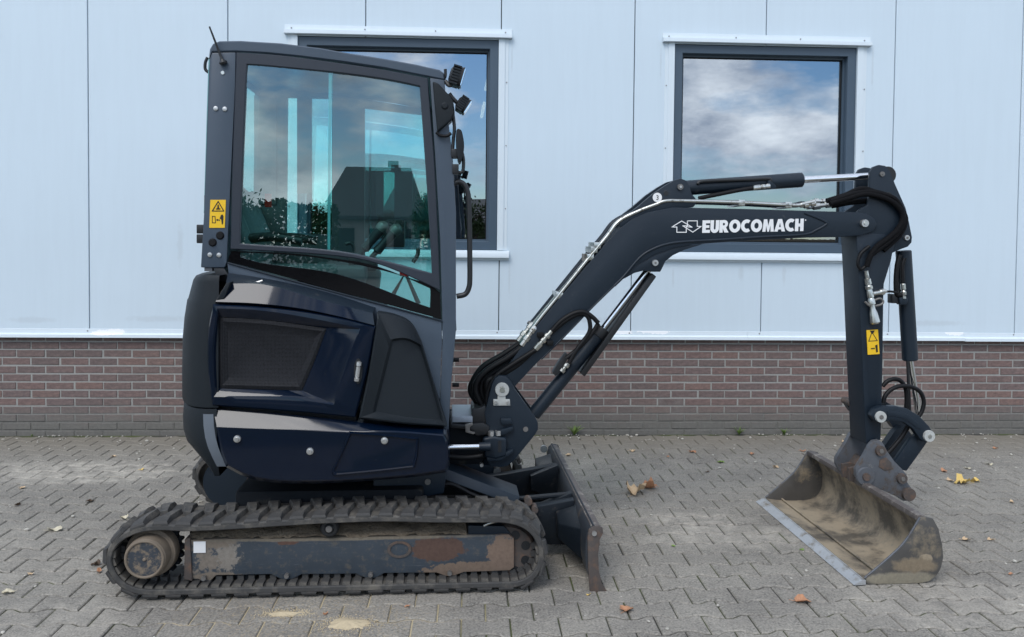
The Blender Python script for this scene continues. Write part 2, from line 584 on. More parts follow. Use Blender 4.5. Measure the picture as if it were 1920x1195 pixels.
_s = ground_pt(590, 1160)
SAND_C = (_s.x, _s.y, 0)
PALE = []
for (x, y, sx, sy, a) in ((150, 885, 0.75, 0.30, 0.85), (1380, 1005, 0.5, 0.2, 0.55), (1300, 975, 0.35, 0.14, 0.7),
                          (1800, 1130, 0.6, 0.3, 0.5), (100, 1040, 1.0, 0.35, 0.3), (60, 1165, 0.5, 0.2, 0.4)):
    g = ground_pt(x, y)
    PALE.append((g.x, g.y, sx, sy, a))
MAT['paver'] = paver_mat()
MAT['bed'] = bed_mat()

bm = bmesh.new()
bed = [(-120, -160), (120, -160), (120, 40), (-120, 40)]
bm.faces.new([bm.verts.new((x, y, -0.007)) for x, y in bed])
pavement = tag(link_mesh('pavement', bm, 'bed', None, 0), kind='structure')

PW, PH, PA = 0.2, 0.139, 0.0125          # stone pitch, row pitch, wave amplitude
def wave(s):
    """trapezoid wave, period 1, +1 around s = 0"""
    s = (s + 0.5) % 1.0 - 0.5
    a = abs(s)
    return 1.0 if a < 0.15 else (-1.0 if a > 0.35 else 1 - 2 * (a - 0.15) / 0.2)

BR = (0.0, 0.15, 0.35, 0.5, 0.65, 0.85, 1.0)
def paver_loops(gap=0.0028, ch=0.0045):
    out = []
    for (ins, z) in ((gap, -0.02), (gap, -0.0045), (gap + ch, 0.0)):
        top, bot = [], []
        for s in BR:
            x = s * PW
            x = min(max(x, ins), PW - ins)
            # wide at both ends, waisted in the middle; rows shifted half a stone interlock
            hh = PH / 2 + PA * wave(s) - ins * 1.35
            top.append(Vector((x - PW / 2, hh, z)))
            bot.append(Vector((x - PW / 2, -hh, z)))
        out.append(bot + list(reversed(top)))
    return out

bm = bmesh.new()
bm_loft(bm, paver_loops(), cap0=False)
bmesh.ops.recalc_face_normals(bm, faces=bm.faces)
me_paver = bpy.data.meshes.new('paver')
bm.to_mesh(me_paver); bm.free()
me_paver.materials.append(MAT['paver'])

yl = ground_pt(1240, 1104).y          # a long wavy joint measured in the photograph
yj = ground_pt(1317, 1093)            # a cross joint in the row just behind it
rows = []
rng = random.Random(3)
cells = []
i0 = int((-5.6 - yl) / PH) - 1
i1 = int((0.02 - yl) / PH)
for i in range(i0, i1 + 1):
    yc = yl + (i + 0.5) * PH
    if yc > -0.05: continue
    off = 0.5 * PW * (i % 2)
    k0 = int((-2.2 - yj.x) / PW); k1 = int((10.2 - yj.x) / PW)
    for k in range(k0, k1):
        xc = yj.x + (k + 0.5) * PW + off
        p = project((xc, yc, 0)) if yc > -6.0 else (0, 9e9, 0)
        inv = -60 < p[0] < 1980 and p[1] < 1235
        hid = 230 < p[0] < 1000 and 960 < p[1] < 1085
        cells.append((inv and not hid, p[2], xc, yc))
near = sorted([c for c in cells if c[0]], key=lambda c: c[1])[:300]
nearset = set((c[2], c[3]) for c in near)
for (_, _, xc, yc) in near:
    o = bpy.data.objects.new('paver', me_paver)
    C.objects.link(o)
    o.parent = pavement
    o.location = (xc + rng.uniform(-.0012, .0012), yc + rng.uniform(-.0012, .0012), rng.uniform(-0.0016, 0.0016))
    o.rotation_euler = (rng.uniform(-.006, .006), rng.uniform(-.006, .006), rng.uniform(-.006, .006) + (math.pi if rng.random() < .5 else 0))
lp = paver_loops()
verts, faces = [], []
for (_, _, xc, yc) in cells:
    if (xc, yc) in nearset: continue
    b0 = len(verts)
    dz = rng.uniform(-0.0016, 0.0016); tx = rng.uniform(-.006, .006); ty = rng.uniform(-.006, .006)
    n = len(lp[0])
    for l in lp:
        for p in l:
            verts.append((xc + p.x, yc + p.y, p.z + dz + p.x * tx + p.y * ty))
    for r_ in range(2):
        for i in range(n):
            j = (i + 1) % n
            faces.append((b0 + r_ * n + i, b0 + r_ * n + j, b0 + (r_ + 1) * n + j, b0 + (r_ + 1) * n + i))
    faces.append(tuple(b0 + 2 * n + i for i in range(n)))
me = bpy.data.meshes.new('paver_field')
me.from_pydata(verts, [], faces)
me.materials.append(MAT['paver'])
pf = bpy.data.objects.new('paver_field', me)
C.objects.link(pf); pf.parent = pavement; pf['kind'] = 'stuff'

# ------------------------------------------------------------------ the building
def brick_mat():
    m, nt, b = new_mat('dark_red_brick')
    geo = nt.nodes.new('ShaderNodeNewGeometry')
    oi = nt.nodes.new('ShaderNodeObjectInfo')
    pos = geo.outputs['Position']
    rnd = math_n(nt, 'FRACT', math_n(nt, 'ADD', oi.outputs['Random'], geo.outputs['Random Per Island']))
    r = nt.nodes.new('ShaderNodeValToRGB')
    cr = r.color_ramp
    cr.elements[0].color = (0.140, 0.110, 0.103, 1)
    cr.elements[1].color = (0.200, 0.133, 0.115, 1)
    for p, c in ((0.3, (0.165, 0.124, 0.117, 1)), (0.55, (0.182, 0.125, 0.113, 1)), (0.8, (0.160, 0.122, 0.113, 1))):
        e = cr.elements.new(p); e.color = c
    nt.links.new(rnd, r.inputs['Fac'])
    c = mixc(nt, 1.0, r.outputs['Color'], ramp(nt, noise_n(nt, obj_coord(nt, 'Object', (1, 1, 3)), 22, 7, 0.7), 0.3, (0.65, 0.66, 0.68, 1), 0.72, (1.3, 1.25, 1.22, 1)), 'MULTIPLY')
    c = mixc(nt, 1.0, c, ramp(nt, noise_n(nt, pos, 30, 7, 0.75), 0.3, (0.75, 0.76, 0.78, 1), 0.75, (1.25, 1.22, 1.2, 1)), 'MULTIPLY')
    bl_ = ramp(nt, noise_n(nt, pos, 2.6, 7, 0.7), 0.56, K1, 0.74, (0.5, 0.5, 0.5, 1))
    c = mixc(nt, bl_, c, (0.24, 0.225, 0.21))
    c = wall_dirt(nt, pos, c)
    nt.links.new(c, b.inputs['Base Color'])
    b.inputs['Roughness'].default_value = 0.85
    bump_n(nt, b, noise_n(nt, pos, 130, 6, 0.7), 0.5, 0.003)
    return m

def wall_dirt(nt, pos, c):
    """splash dirt that has dried on the lowest courses"""
    sep = nt.nodes.new('ShaderNodeSeparateXYZ'); nt.links.new(pos, sep.inputs[0])
    h = math_n(nt, 'ADD', sep.outputs['Z'], math_n(nt, 'MULTIPLY', noise_n(nt, pos, 4, 6, 0.65), 0.16))
    f = ramp(nt, h, 0.17, (0.95, 0.95, 0.95, 1), 0.34, K1)
    n = noise_n(nt, pos, 40, 6, 0.7)
    return mixc(nt, f, c, mixc(nt, n, (0.085, 0.082, 0.074), (0.20, 0.193, 0.175)))

def mortar_mat():
    m, nt, b = new_mat('grey_mortar')
    geo = nt.nodes.new('ShaderNodeNewGeometry')
    pos = geo.outputs['Position']
    n = noise_n(nt, pos, 90, 6, 0.7)
    c = mixc(nt, n, (0.22, 0.218, 0.205), (0.38, 0.375, 0.355))
    c = wall_dirt(nt, pos, c)
    nt.links.new(c, b.inputs['Base Color'])
    b.inputs['Roughness'].default_value = 0.95
    bump_n(nt, b, n, 0.5, 0.003)
    return m

def panel_mat(name, base, var=0.03, scuffs=(), streaks=()):
    m, nt, b = new_mat(name)
    geo = nt.nodes.new('ShaderNodeNewGeometry')
    pos = geo.outputs['Position']
    n = noise_n(nt, pos, 1.1, 4, 0.5)
    mp = nt.nodes.new('ShaderNodeMapping'); mp.inputs['Scale'].default_value = (9, 9, 0.7)
    nt.links.new(pos, mp.inputs['Vector'])
    st = noise_n(nt, mp.outputs['Vector'], 2.5, 6, 0.65)      # rain streaks
    c = mixc(nt, n, [x * (1 - var) for x in base], [x * (1 + var) for x in base])
    c = mixc(nt, 1.0, c, ramp(nt, st, 0.35, (0.98, 0.98, 0.98, 1), 0.6, (1, 1, 1, 1)), 'MULTIPLY')
    sp = noise_n(nt, pos, 46, 3, 0.6)
    c = mixc(nt, ramp(nt, sp, 0.745, K1, 0.80, (0.35, 0.35, 0.35, 1)), c, (0.30, 0.29, 0.28))
    for (sc_, sx, sz) in streaks:
        f = patch_n(nt, pos, sc_, (sx, 0.3, sz), 0.7, 25, 0.6)
        c = mixc(nt, math_n(nt, 'MULTIPLY', f, 0.16), c, (0.30, 0.31, 0.31))
    for sc_ in scuffs:
        f = patch_n(nt, pos, sc_, (0.09, 0.3, 0.022), 0.9, 40, 0.1)
        c = mixc(nt, f, c, (0.88, 0.89, 0.90))
    nt.links.new(c, b.inputs['Base Color'])
    b.inputs['Roughness'].default_value = 0.33
    bump_n(nt, b, math_n(nt, 'ADD', n, math_n(nt, 'MULTIPLY', noise_n(nt, pos, 300, 3, 0.6), 0.02)), 0.16, 0.03)
    return m

YP = -0.030
MAT['brick'] = brick_mat()
MAT['mortar'] = mortar_mat()
MAT['panel'] = panel_mat('coated_steel_panel', (0.60, 0.695, 0.765), streaks=[(tuple(wall_pt(x, y, YP)), sx, sz) for x, y, sx, sz in ((955, 525, .012, .16), (700, 520, .02, .12), (1262, 520, .012, .10), (1390, 512, .03, .07), (1470, 515, .02, .10), (960, 110, .010, .16), (1636, 130, .012, .2), (1239, 120, .010, .16), (338, 460, .03, .2), (1100, 600, .25, .03), (300, 598, .3, .03), (1750, 606, .3, .03), (60, 600, .2, .03))])
MAT['trim'] = panel_mat('coated_trim', (0.66, 0.735, 0.785), scuffs=[tuple(wall_pt(x, y, YP)) for x, y in ((215, 622), (195, 624), (1165, 622), (1215, 620), (1235, 622), (1790, 624))])
MAT['win_frame'] = pm('slate_window_frame', (0.055, 0.085, 0.12), 0.4, var=0.08)
MAT['gasket'] = pm('black_gasket', (0.01, 0.011, 0.012), 0.6)
MAT['room'] = pm('room_paint', (0.13, 0.135, 0.145), 0.8)

ZT, ZC, CH, ZH = 0.7733, 0.7375, 0.0636, 3.2264
BX0, BX1, BTOP = -3.4, 11.6, 4.6
YP = -0.030                                   # face of the steel panels; brick faces stand at y = 0
building = empty('warehouse_building', (4.0, 0.3, 0))
tag(building, 'pale blue steel-panelled warehouse front on a dark brick plinth behind the excavator', 'building')
def bobj(name, bm, mat, parent=building, smooth=40):
    bmesh.ops.translate(bm, verts=bm.verts, vec=(-4.0, -0.3, 0))
    return link_mesh(name, bm, mat, parent, smooth)
def bsub(name, bm, mat, parent):               # a sub-part: its parent sits at the building's origin
    return bobj(name, bm, mat, parent)

# mortar bed of the plinth
bm = bmesh.new(); bm_box(bm, BX0, BX1, 0.0035, 0.20, -0.05, 0.80)
bobj('plinth_mortar', bm, 'mortar', smooth=0)
# bricks
def brick_mesh(L, H, D=0.03, b=0.0025):
    bm = bmesh.new()
    bm_loft(bm, [[(x, y, z) for (x, z) in ((-L / 2 + i, -H / 2 + i), (L / 2 - i, -H / 2 + i), (L / 2 - i, H / 2 - i), (-L / 2 + i, H / 2 - i))]
                 for (i, y) in ((0, D), (0, b), (b, 0))], cap0=False)
    bmesh.ops.recalc_face_normals(bm, faces=bm.faces)
    for f in bm.faces:
        if f.normal.y > 0.5: f.normal_flip()
    me = bpy.data.meshes.new('brick'); bm.to_mesh(me); bm.free()
    me.materials.append(MAT['brick'])
    return me
me_brick = brick_mesh(0.2080, CH - 0.0120)
rng = random.Random(11)
bcells = []
for i in range(-1, 13):
    zc = ZC - (i + 0.5) * CH
    if zc < -0.02: continue
    for k in range(-16, 54):
        xc = (k + 0.5 + 0.5 * (i % 2)) * 0.22
        if xc < BX0 + .11 or xc > BX1 - .11: continue
        p = project((xc, 0, zc))
        inv = -20 < p[0] < 1945
        hid = 375 < p[0] < 835
        bcells.append((inv and not hid and i >= 0 and zc > 0.02, p[2], xc, zc))
nb = sorted([c for c in bcells if c[0]], key=lambda c: c[1])[:300]
ns = set((c[2], c[3]) for c in nb)
for (_, _, xc, zc) in nb:
    o = bpy.data.objects.new('brick', me_brick)
    C.objects.link(o); o.parent = building
    o.location = (xc - 4.0 + rng.uniform(-.0025, .0025), -0.3 + rng.uniform(-.0025, .0015), zc + rng.uniform(-.0012, .0012))
    o.rotation_euler = (0, rng.uniform(-.006, .006), rng.uniform(-.005, .005))
bm = bmesh.new()
for (_, _, xc, zc) in bcells:
    if (xc, zc) in ns: continue
    t = bmesh.new(); t.from_mesh(me_brick)
    bmesh.ops.translate(t, verts=t.verts, vec=(xc, rng.uniform(-.0025, .0015), zc))
    tm = bpy.data.meshes.new('t'); t.to_mesh(tm); t.free()
    bm.from_mesh(tm); bpy.data.meshes.remove(tm)
o = bobj('brick_field', bm, 'brick', smooth=0); o['kind'] = 'stuff'

# windows: outer frame rectangles measured on the wall plane
def wrect(xl, xr, yt, yb, xt):
    return (wall_pt(xl, 280, YP).x, wall_pt(xr, 280, YP).x, wall_pt(xt, yb, YP).z, wall_pt(xt, yt, YP).z)
W1 = wrect(558, 933.5, 75.5, 470, 930)
W2 = wrect(1262, 1603, 82.5, 472.5, 1270)
zb, zt_ = (W1[2] + W2[2]) / 2, (W1[3] + W2[3]) / 2
WINS = [(W1[0], W1[1], zb, zt_), (W2[0], W2[1], zb, zt_)]
# dark backing behind the panel joints, with openings for the windows
def rects_minus(x0, x1, z0, z1, holes):
    """split a rectangle around window holes into rectangles"""
    out = []
    xs = sorted(set([x0, x1] + [min(max(h[i], x0), x1) for h in holes for i in (0, 1)]))
    for a, b in zip(xs, xs[1:]):
        if b - a < 1e-5: continue
        m_ = (a + b) / 2
        zs = [(h[2], h[3]) for h in holes if h[0] < m_ < h[1]]
        if not zs:
            out.append((a, b, z0, z1))
        else:
            out.append((a, b, z0, zs[0][0])); out.append((a, b, zs[0][1], z1))
    return out
bm = bmesh.new()
for (a, b, c, d) in rects_minus(BX0, BX1, 0.80, BTOP, WINS):
    bm_box(bm, a, b, YP + 0.03, 0.19, c, d)
bobj('wall_backing', bm, 'gasket', smooth=0)
PX0, PWD, JW = 0.4617, 1.0633, 0.007
for k in range(-4, 11):
    a, b = PX0 + k * PWD + JW / 2, PX0 + (k + 1) * PWD - JW / 2
    a0, b0 = max(a, BX0), min(b, BX1)
    if b0 - a0 < .05: continue
    bm = bmesh.new()
    for (x0, x1, z0, z1) in rects_minus(a0, b0, 0.815, BTOP, WINS):
        c = 0.0035
        xl, xr = x0, x1
        cl = c if abs(x0 - a0) < 1e-6 else 0
        cr_ = c if abs(x1 - b0) < 1e-6 else 0
        q = [(x0, YP + .028), (x0, YP + cl), (x0 + cl, YP), (x1 - cr_, YP), (x1, YP + cr_), (x1, YP + .028)]
        lo = [bm.verts.new((x, y, z0)) for x, y in q]
        hi = [bm.verts.new((x, y, z1)) for x, y in q]
        for i in range(5):
            if (Vector(q[i]) - Vector(q[i + 1])).length > 1e-6:
                bm.faces.new((lo[i], lo[i + 1], hi[i + 1], hi[i]))
    bobj('wall_panel', bm, 'panel', smooth=30)
# base flashing
bm = bmesh.new()
prof = [(YP - 0.002, 0.842), (YP - 0.006, 0.840), (YP - 0.008, 0.808), (YP - 0.030, 0.798), (YP - 0.032, ZT + .002), (YP - 0.029, ZT), (0.02, ZT)]
for x0, x1, dz in ((BX0, wall_pt(1398, 630).x - .001, 0), (wall_pt(1398, 630).x + .001, wall_pt(1802, 630).x - .001, 0.0), (wall_pt(1802, 630).x + .001, BX1, -.004)):
    a = [bm.verts.new((x0, y, z + dz)) for y, z in prof]
    b = [bm.verts.new((x1, y, z + dz)) for y, z in prof]
    for i in range(len(prof) - 1):
        bm.faces.new((a[i], b[i], b[i + 1], a[i + 1]))
    bm.faces.new(a); bm.faces.new(list(reversed(b)))
base_fl = bobj('base_flashing', bm, 'trim', smooth=20)
MAT['screw'] = pm('zinc_screw', (0.28, 0.28, 0.28), 0.4, metal=0.5)
for k in range(-3, 10):                         # a fixing under each panel joint
    x = PX0 + k * PWD - 0.012
    bm = bmesh.new(); tube_bm(bm, [(x, YP - 0.009, 0.825), (x, YP - 0.005, 0.825)], 0.006, 8)
    bsub('screw', bm, 'screw', base_fl)
bm = bmesh.new(); bm_box(bm, BX0, BX1, -0.06, 0.25, BTOP, BTOP + .12)
bobj('roof_edge', bm, 'trim')

def rect_loop(r, ins, y):
    x0, x1, z0, z1 = r
    return [Vector((x0 + ins, y, z0 + ins)), Vector((x1 - ins, y, z0 + ins)), Vector((x1 - ins, y, z1 - ins)), Vector((x0 + ins, y, z1 - ins))]

for wi, r in enumerate(WINS):
    x0, x1, z0, z1 = r
    bm = bmesh.new()
    # mitred frame: outer rebate, face, step back, inner bead
    bm_loft(bm, [rect_loop(r, 0.0, 0.18), rect_loop(r, 0.0, YP + 0.012), rect_loop(r, 0.004, YP + 0.008), rect_loop(r, 0.066, YP + 0.008),
                 rect_loop(r, 0.070, YP + 0.012), rect_loop(r, 0.070, 0.035), rect_loop(r, 0.086, 0.037), rect_loop(r, 0.086, 0.060)], cap0=False, cap1=False)
    win = bobj('window', bm, 'win_frame', smooth=25)
    bm = bmesh.new()
    bm_loft(bm, [rect_loop(r, 0.0855, 0.0605), rect_loop(r, 0.0855, 0.0685)])
    bsub('pane', bm, 'win_glass', win)
    bm = bmesh.new()
    bm_loft(bm, [rect_loop(r, 0.0862, 0.052), rect_loop(r, 0.0862, 0.0600), rect_loop(r, 0.094, 0.0600), rect_loop(r, 0.094, 0.052)], cap0=False, cap1=False)
    bsub('gasket', bm, 'gasket', win)
    # head flashing
    hx0, hx1 = x0 - 0.10, x1 + 0.105
    bm = bmesh.new()
    prof = [(YP - 0.001, ZH), (YP - 0.006, ZH - .002), (YP - 0.008, z1 + .048), (YP - 0.040, z1 + .040), (YP - 0.042, z1 + .012), (YP - 0.038, z1 + .008), (YP - .001, z1 + .010)]
    a = [bm.verts.new((hx0, y, z)) for y, z in prof]; b = [bm.verts.new((hx1, y, z)) for y, z in prof]
    for i in range(len(prof)):
        j = (i + 1) % len(prof)
        bm.faces.new((a[i], b[i], b[j], a[j]))
    bm.faces.new(a); bm.faces.new(list(reversed(b)))
    hf = bsub('head_flashing', bm, 'trim', win)
    # side flashings
    for (a_, b_) in ((x0 - 0.050, x0 - 0.001), (x1 + 0.001, x1 + 0.050)):
        bm = bmesh.new(); bm_box(bm, a_, b_, YP - 0.012, YP + .02, z0 - 0.0, z1 + .009)
        o_ = a_ - 0.028 if a_ < x0 - .01 else b_
        bm_box(bm, o_, o_ + 0.028, YP - 0.004, YP + .02, z0, z1 + .009)
        bsub('side_flashing', bm, 'trim', win)
    # sill
    bm = bmesh.new()
    prof = [(YP + .008, z0 - .001), (YP - 0.038, z0 - .010), (YP - 0.041, z0 - .014), (YP - 0.041, z0 - .058), (YP - .016, z0 - .062), (YP - .012, z0 - .078), (YP - .001, z0 - .080)]
    a = [bm.verts.new((x0 - .095, y, z)) for y, z in prof]; b = [bm.verts.new((x1 + .095, y, z)) for y, z in prof]
    for i in range(len(prof)):
        j = (i + 1) % len(prof)
        bm.faces.new((a[i], b[i], b[j], a[j]))
    bm.faces.new(a); bm.faces.new(list(reversed(b)))
    bsub('window_sill', bm, 'trim', win)
    for t in (0.03, 0.35, 0.66, 0.97):
        x = hx0 + (hx1 - hx0) * t
        bm = bmesh.new(); tube_bm(bm, [(x, YP - 0.012, ZH - .028), (x, YP - 0.006, ZH - .028)], 0.006, 8)
        bsub('screw', bm, 'screw', win)
    for zz in (0.2, 0.5, 0.8):
        for x in (x0 - .064, x1 + .064):
            z = z0 + (z1 - z0) * zz
            bm = bmesh.new(); tube_bm(bm, [(x, YP - 0.009, z), (x, YP - 0.003, z)], 0.005, 8)
            bsub('screw', bm, 'screw', win)

# the room behind the panes
bm = bmesh.new()
bm_box(bm, BX0 + .1, BX1 - .1, 0.20, 6.0, 0.3, 3.6)
bmesh.ops.delete(bm, geom=[f for f in bm.faces if abs(f.calc_center_median().y - 0.20) < 1e-4], context='FACES')
bobj('interior_room', bm, 'room', smooth=0)
bm = bmesh.new()
for (a, b, c, d) in rects_minus(BX0, BX1, 0.28, BTOP - .01, WINS):
    bm_box(bm, a, b, 0.191, 0.199, c, d)
bobj('inner_lining', bm, 'room', smooth=0)
bm = bmesh.new(); bm_box(bm, BX0, BX1, 0.21, 6.2, BTOP - 0.12, BTOP - .02)
bobj('roof_deck', bm, 'room', smooth=0)
def emit_mat(name, col, s):
    m, nt, b = new_mat(name)
    b.inputs['Base Color'].default_value = col + (1,)
    b.inputs['Emission Color'].default_value = col + (1,)
    b.inputs['Emission Strength'].default_value = s
    return m
MAT['tube'] = emit_mat('lit_tube', (1.0, 0.88, 0.58), 2.6)
for (p, q, lab) in (((917, 142), (911, 168), 'upper lit tube lamp glowing inside behind the left window'),
                    ((908, 194), (903, 219), 'lower lit tube lamp glowing inside behind the left window')):
    a = wall_pt(p[0], p[1], 1.6 if q[1] < 180 else 2.6); b = wall_pt(q[0], q[1], 2.4 if q[1] < 180 else 3.4)
    b.z = a.z + (b.z - a.z)
    bm = bmesh.new(); tube_bm(bm, [a, b], 0.020, 10)
    bm2 = link_mesh('tube_lamp', bm, 'tube')
    tag(bm2, lab, 'lamp', 'tube lamps inside the warehouse')

# ================================================================== THE EXCAVATOR
ex = empty('mini_excavator', EXO, EXA)
tag(ex, 'dark navy and slate mini excavator with cab, rubber tracks and lowered bucket', 'excavator')
Vn, Vf, TWD = 0.0, 1.24, 0.27              # near track face, far track face, track width

# ------------------------------------------------------------------ tracks
def belt_path():
    top = [(300, 984), (353, 986), (440, 982), (530, 976), (620, 971), (720, 968), (820, 970), (900, 970), (950, 971)]
    right = [(985, 981), (1010, 1003), (1021, 1035), (1017, 1065), (1000, 1089), (970, 1102)]
    bot = [(930, 1107), (800, 1110), (600, 1115), (400, 1119), (290, 1120)]
    left = [(247, 1113), (218, 1096), (201, 1070), (197, 1046), (206, 1022), (226, 1003), (258, 989)]
    P = Es(top + right + bot + left, 0.0)
    zlow = 0.024
    for p in P[len(top) + len(right):len(top) + len(right) + len(bot)]:
        p.z = zlow + 0.0
    Q = crom(P, 8, True)
    Q = resample(Q + [Q[0]], 180)[:-1]
    for p in Q:
        p.z = max(p.z, zlow)
    return Q
BELT = belt_path()
NB = len(BELT)
def belt_normal(i):
    a, b = BELT[i - 1], BELT[(i + 1) % NB]
    t = (b - a); t.y = 0; t.normalize()
    cx = sum(p.x for p in BELT) / NB; cz = sum(p.z for p in BELT) / NB
    n = Vector((-t.z, 0, t.x))
    if n.dot(BELT[i] - Vector((cx, 0, cz))) < 0: n = -n
    return t, n
arc = [0.0]
for i in range(NB):
    arc.append(arc[-1] + (BELT[(i + 1) % NB] - BELT[i]).length)
LOOP = arc[-1]
def belt_at(s):
    s %= LOOP
    lo, hi = 0, NB
    while hi - lo > 1:
        m_ = (lo + hi) // 2
        if arc[m_] <= s: lo = m_
        else: hi = m_
    p = BELT[lo].lerp(BELT[(lo + 1) % NB], (s - arc[lo]) / max(1e-9, arc[lo + 1] - arc[lo]))
    return p, belt_normal(lo)

def lug_mesh(side):
    """one tread block: wide at the belt's edge where it wraps over, slanting to a narrow ridge inwards"""
    bm = bmesh.new()
    W = TWD * 0.56
    sec = []
    for (w, l0, l1, h, sk) in ((0.0, 0.033, 0.031, 0.004, 0.0), (0.005, 0.033, 0.027, 0.013, 0.0), (0.045, 0.031, 0.024, 0.019, 0.003),
                               (0.055, 0.027, 0.018, 0.020, 0.006), (W * 0.75, 0.024, 0.015, 0.021, 0.022), (W, 0.022, 0.014, 0.018, 0.028)):
        sec.append([Vector((-l0 + sk, w, -0.004)), Vector((l0 + sk, w, -0.004)), Vector((l1 + sk, w, h)), Vector((-l1 + sk, w, h))])
    if side:
        sec = [[Vector((p.x, TWD - p.y, p.z)) for p in s] for s in sec]
    bm_loft(bm, sec)
    bmesh.ops.recalc_face_normals(bm, faces=bm.faces)
    me = bpy.data.meshes.new('lug'); bm.to_mesh(me); bm.free()
    me.materials.append(MAT['rubber'])
    return me
LUG = (lug_mesh(0), lug_mesh(1))
bm = bmesh.new(); bm_box(bm, -0.013, 0.013, 0.075, 0.115, -0.052, -0.020); bm_box(bm, -0.016, 0.016, 0.012, 0.075, -0.036, -0.0245)
me_tooth = bpy.data.meshes.new('guide_tooth'); bm.to_mesh(me_tooth); bm.free(); me_tooth.materials.append(MAT['rubber'])

def put(o, p, t, n, v):
    m_ = Matrix(((t.x, 0, n.x, p.x), (0, 1, 0, v), (t.z, 0, n.z, p.z), (0, 0, 0, 1)))
    o.matrix_local = m_

def make_track(v0, near):
    bm = bmesh.new()
    T = 0.026
    sec = []
    for i in range(NB):
        p = BELT[i]; t, n = belt_normal(i)
        i_ = p - n * T
        sec.append([Vector((p.x, v0 + 0.005, p.z)), Vector((p.x - n.x * .006, v0, p.z - n.z * .006)), Vector((i_.x + n.x * .004, v0, i_.z + n.z * .004)), Vector((i_.x, v0 + .004, i_.z)),
                    Vector((i_.x, v0 + TWD, i_.z)), Vector((p.x, v0 + TWD, p.z))])
    sec.append(sec[0])
    rows_ = bm_loft(bm, sec, False, False)
    bmesh.ops.remove_doubles(bm, verts=bm.verts, dist=1e-5)
    tr = link_mesh('track', bm, 'rubber', ex, 35)
    tr['label'] = 'near rubber track with caked dirt' if near else 'far rubber track mostly hidden behind the body'
    NL = 43
    for k in range(NL):
        for s_ in (0, 1):
            p, (t, n) = belt_at(LOOP * (k + 0.5 * s_) / NL)
            o = bpy.data.objects.new('lug', LUG[s_]); C.objects.link(o); o.parent = tr
            put(o, p, t, n, v0)
    if near:
        NT = 88
        for k in range(NT):
            p, (t, n) = belt_at(LOOP * k / NT)
            if n.z > 0.3: continue
            o = bpy.data.objects.new('guide_tooth', me_tooth); C.objects.link(o); o.parent = tr
            put(o, p, t, n, v0)
    return tr
near_track = make_track(Vn, True)
far_track = make_track(Vf, False)

# track frame, near: box beam with scalloped lower edge
fr_px = [(353, 1013), (447, 1011), (600, 1010), (760, 1006), (878, 1004), (955, 1003), (964, 1010), (964, 1064), (956, 1070), (870, 1073), (853, 1079), (843, 1082), (832, 1079), (818, 1074),
         (720, 1075), (706, 1083), (695, 1086), (683, 1083), (668, 1076), (566, 1077), (550, 1085), (538, 1088), (525, 1085), (508, 1077), (405, 1079), (394, 1090), (382, 1093), (372, 1086), (353, 1086)]
def Ed(p, v): return tuple(E(p, v))
MAT['track_frame'] = pm('track_frame_paint', (0.032, 0.043, 0.056), 0.6, var=0.3, vscale=10, bump=0.25, bscale=150, dirt=(0.085, 0.078, 0.068), dirt_amt=0.34, dscale=30, scratch=(0.10, 0.115, 0.13), scratch_dir=(1.2, 1, 26), patches=(
    ((0.17, 0.145, 0.12), Ed((392, 1052), .07), (0.075, .3, 0.075), 1.6, 40, 0.3),
    ((0.20, 0.18, 0.155), Ed((428, 1040), .07), (0.05, .3, 0.08), 1.7, 46, 0.3),
    ((0.17, 0.14, 0.11), Ed((400, 1016), .07), (0.12, .3, 0.03), 0.8, 30, 0.3),
    ((0.17, 0.14, 0.11), Ed((410, 1080), .07), (0.12, .3, 0.02), 0.7, 26, 0.3),
    ((0.085, 0.050, 0.038), Ed((822, 1029), .07), (0.125, .3, 0.058), 0.6, 34, 0.06),
    ((0.16, 0.115, 0.085), Ed((890, 1068), .07), (0.24, .3, 0.040), 0.7, 32, 0.08),
    ((0.17, 0.12, 0.09), Ed((945, 1035), .07), (0.075, .3, 0.085), 0.8, 30, 0.08),
    ((0.10, 0.055, 0.04), Ed((540, 1017), .07), (0.05, .3, 0.010), 1.2, 40, 0.2),
    ((0.17, 0.145, 0.11), Ed((640, 1009), .07), (0.75, .3, 0.012), 0.5, 12, 0.4)))
tf = prism('track_frame', fr_px, 0.065, 0.22, 'track_frame', ex, 0.004)
tf['label'] = 'slate track frame beam with rust and dried mud'
# upper ledge with caked mud
def mud_ledge():
    bm = bmesh.new()
    nu, nw = 90, 9
    a = E((356, 1008), .075); b = E((875, 1002), .075)
    vv = []
    for i in range(nu + 1):
        row = []
        for j in range(nw + 1):
            u = a.x + (b.x - a.x) * i / nu
            w = j / nw
            base = a.z + (b.z - a.z) * i / nu
            z = base + 0.046 * (w ** 0.8)
            nz = mnoise.noise(Vector((u * 14, w * 3, 1.3))) * 0.014 + mnoise.noise(Vector((u * 45, w * 9, 4))) * 0.007
            row.append(bm.verts.new((u, 0.068 + 0.13 * w + nz * .5, z + nz)))
        vv.append(row)
    for i in range(nu):
        for j in range(nw):
            bm.faces.new((vv[i][j], vv[i + 1][j], vv[i + 1][j + 1], vv[i][j + 1]))
    return link_mesh('mud_ledge', bm, 'mud', tf, 80)
o = mud_ledge(); o['label'] = 'crust of dried mud on top of the track frame'
prism('beam_web', [(356, 985), (875, 980), (958, 1000), (958, 1068), (356, 1080)], 0.215, 0.262, 'dark', tf, 0.0)
prism('front_cover', [(878, 986), (945, 987), (957, 1000), (957, 1004), (878, 1004)], 0.078, 0.2, 'slate', tf, 0.003)
prism('end_bracket', [(346, 1012), (356, 1008), (360, 1090), (345, 1086)], 0.055, 0.22, 'rusty', tf, 0.003)
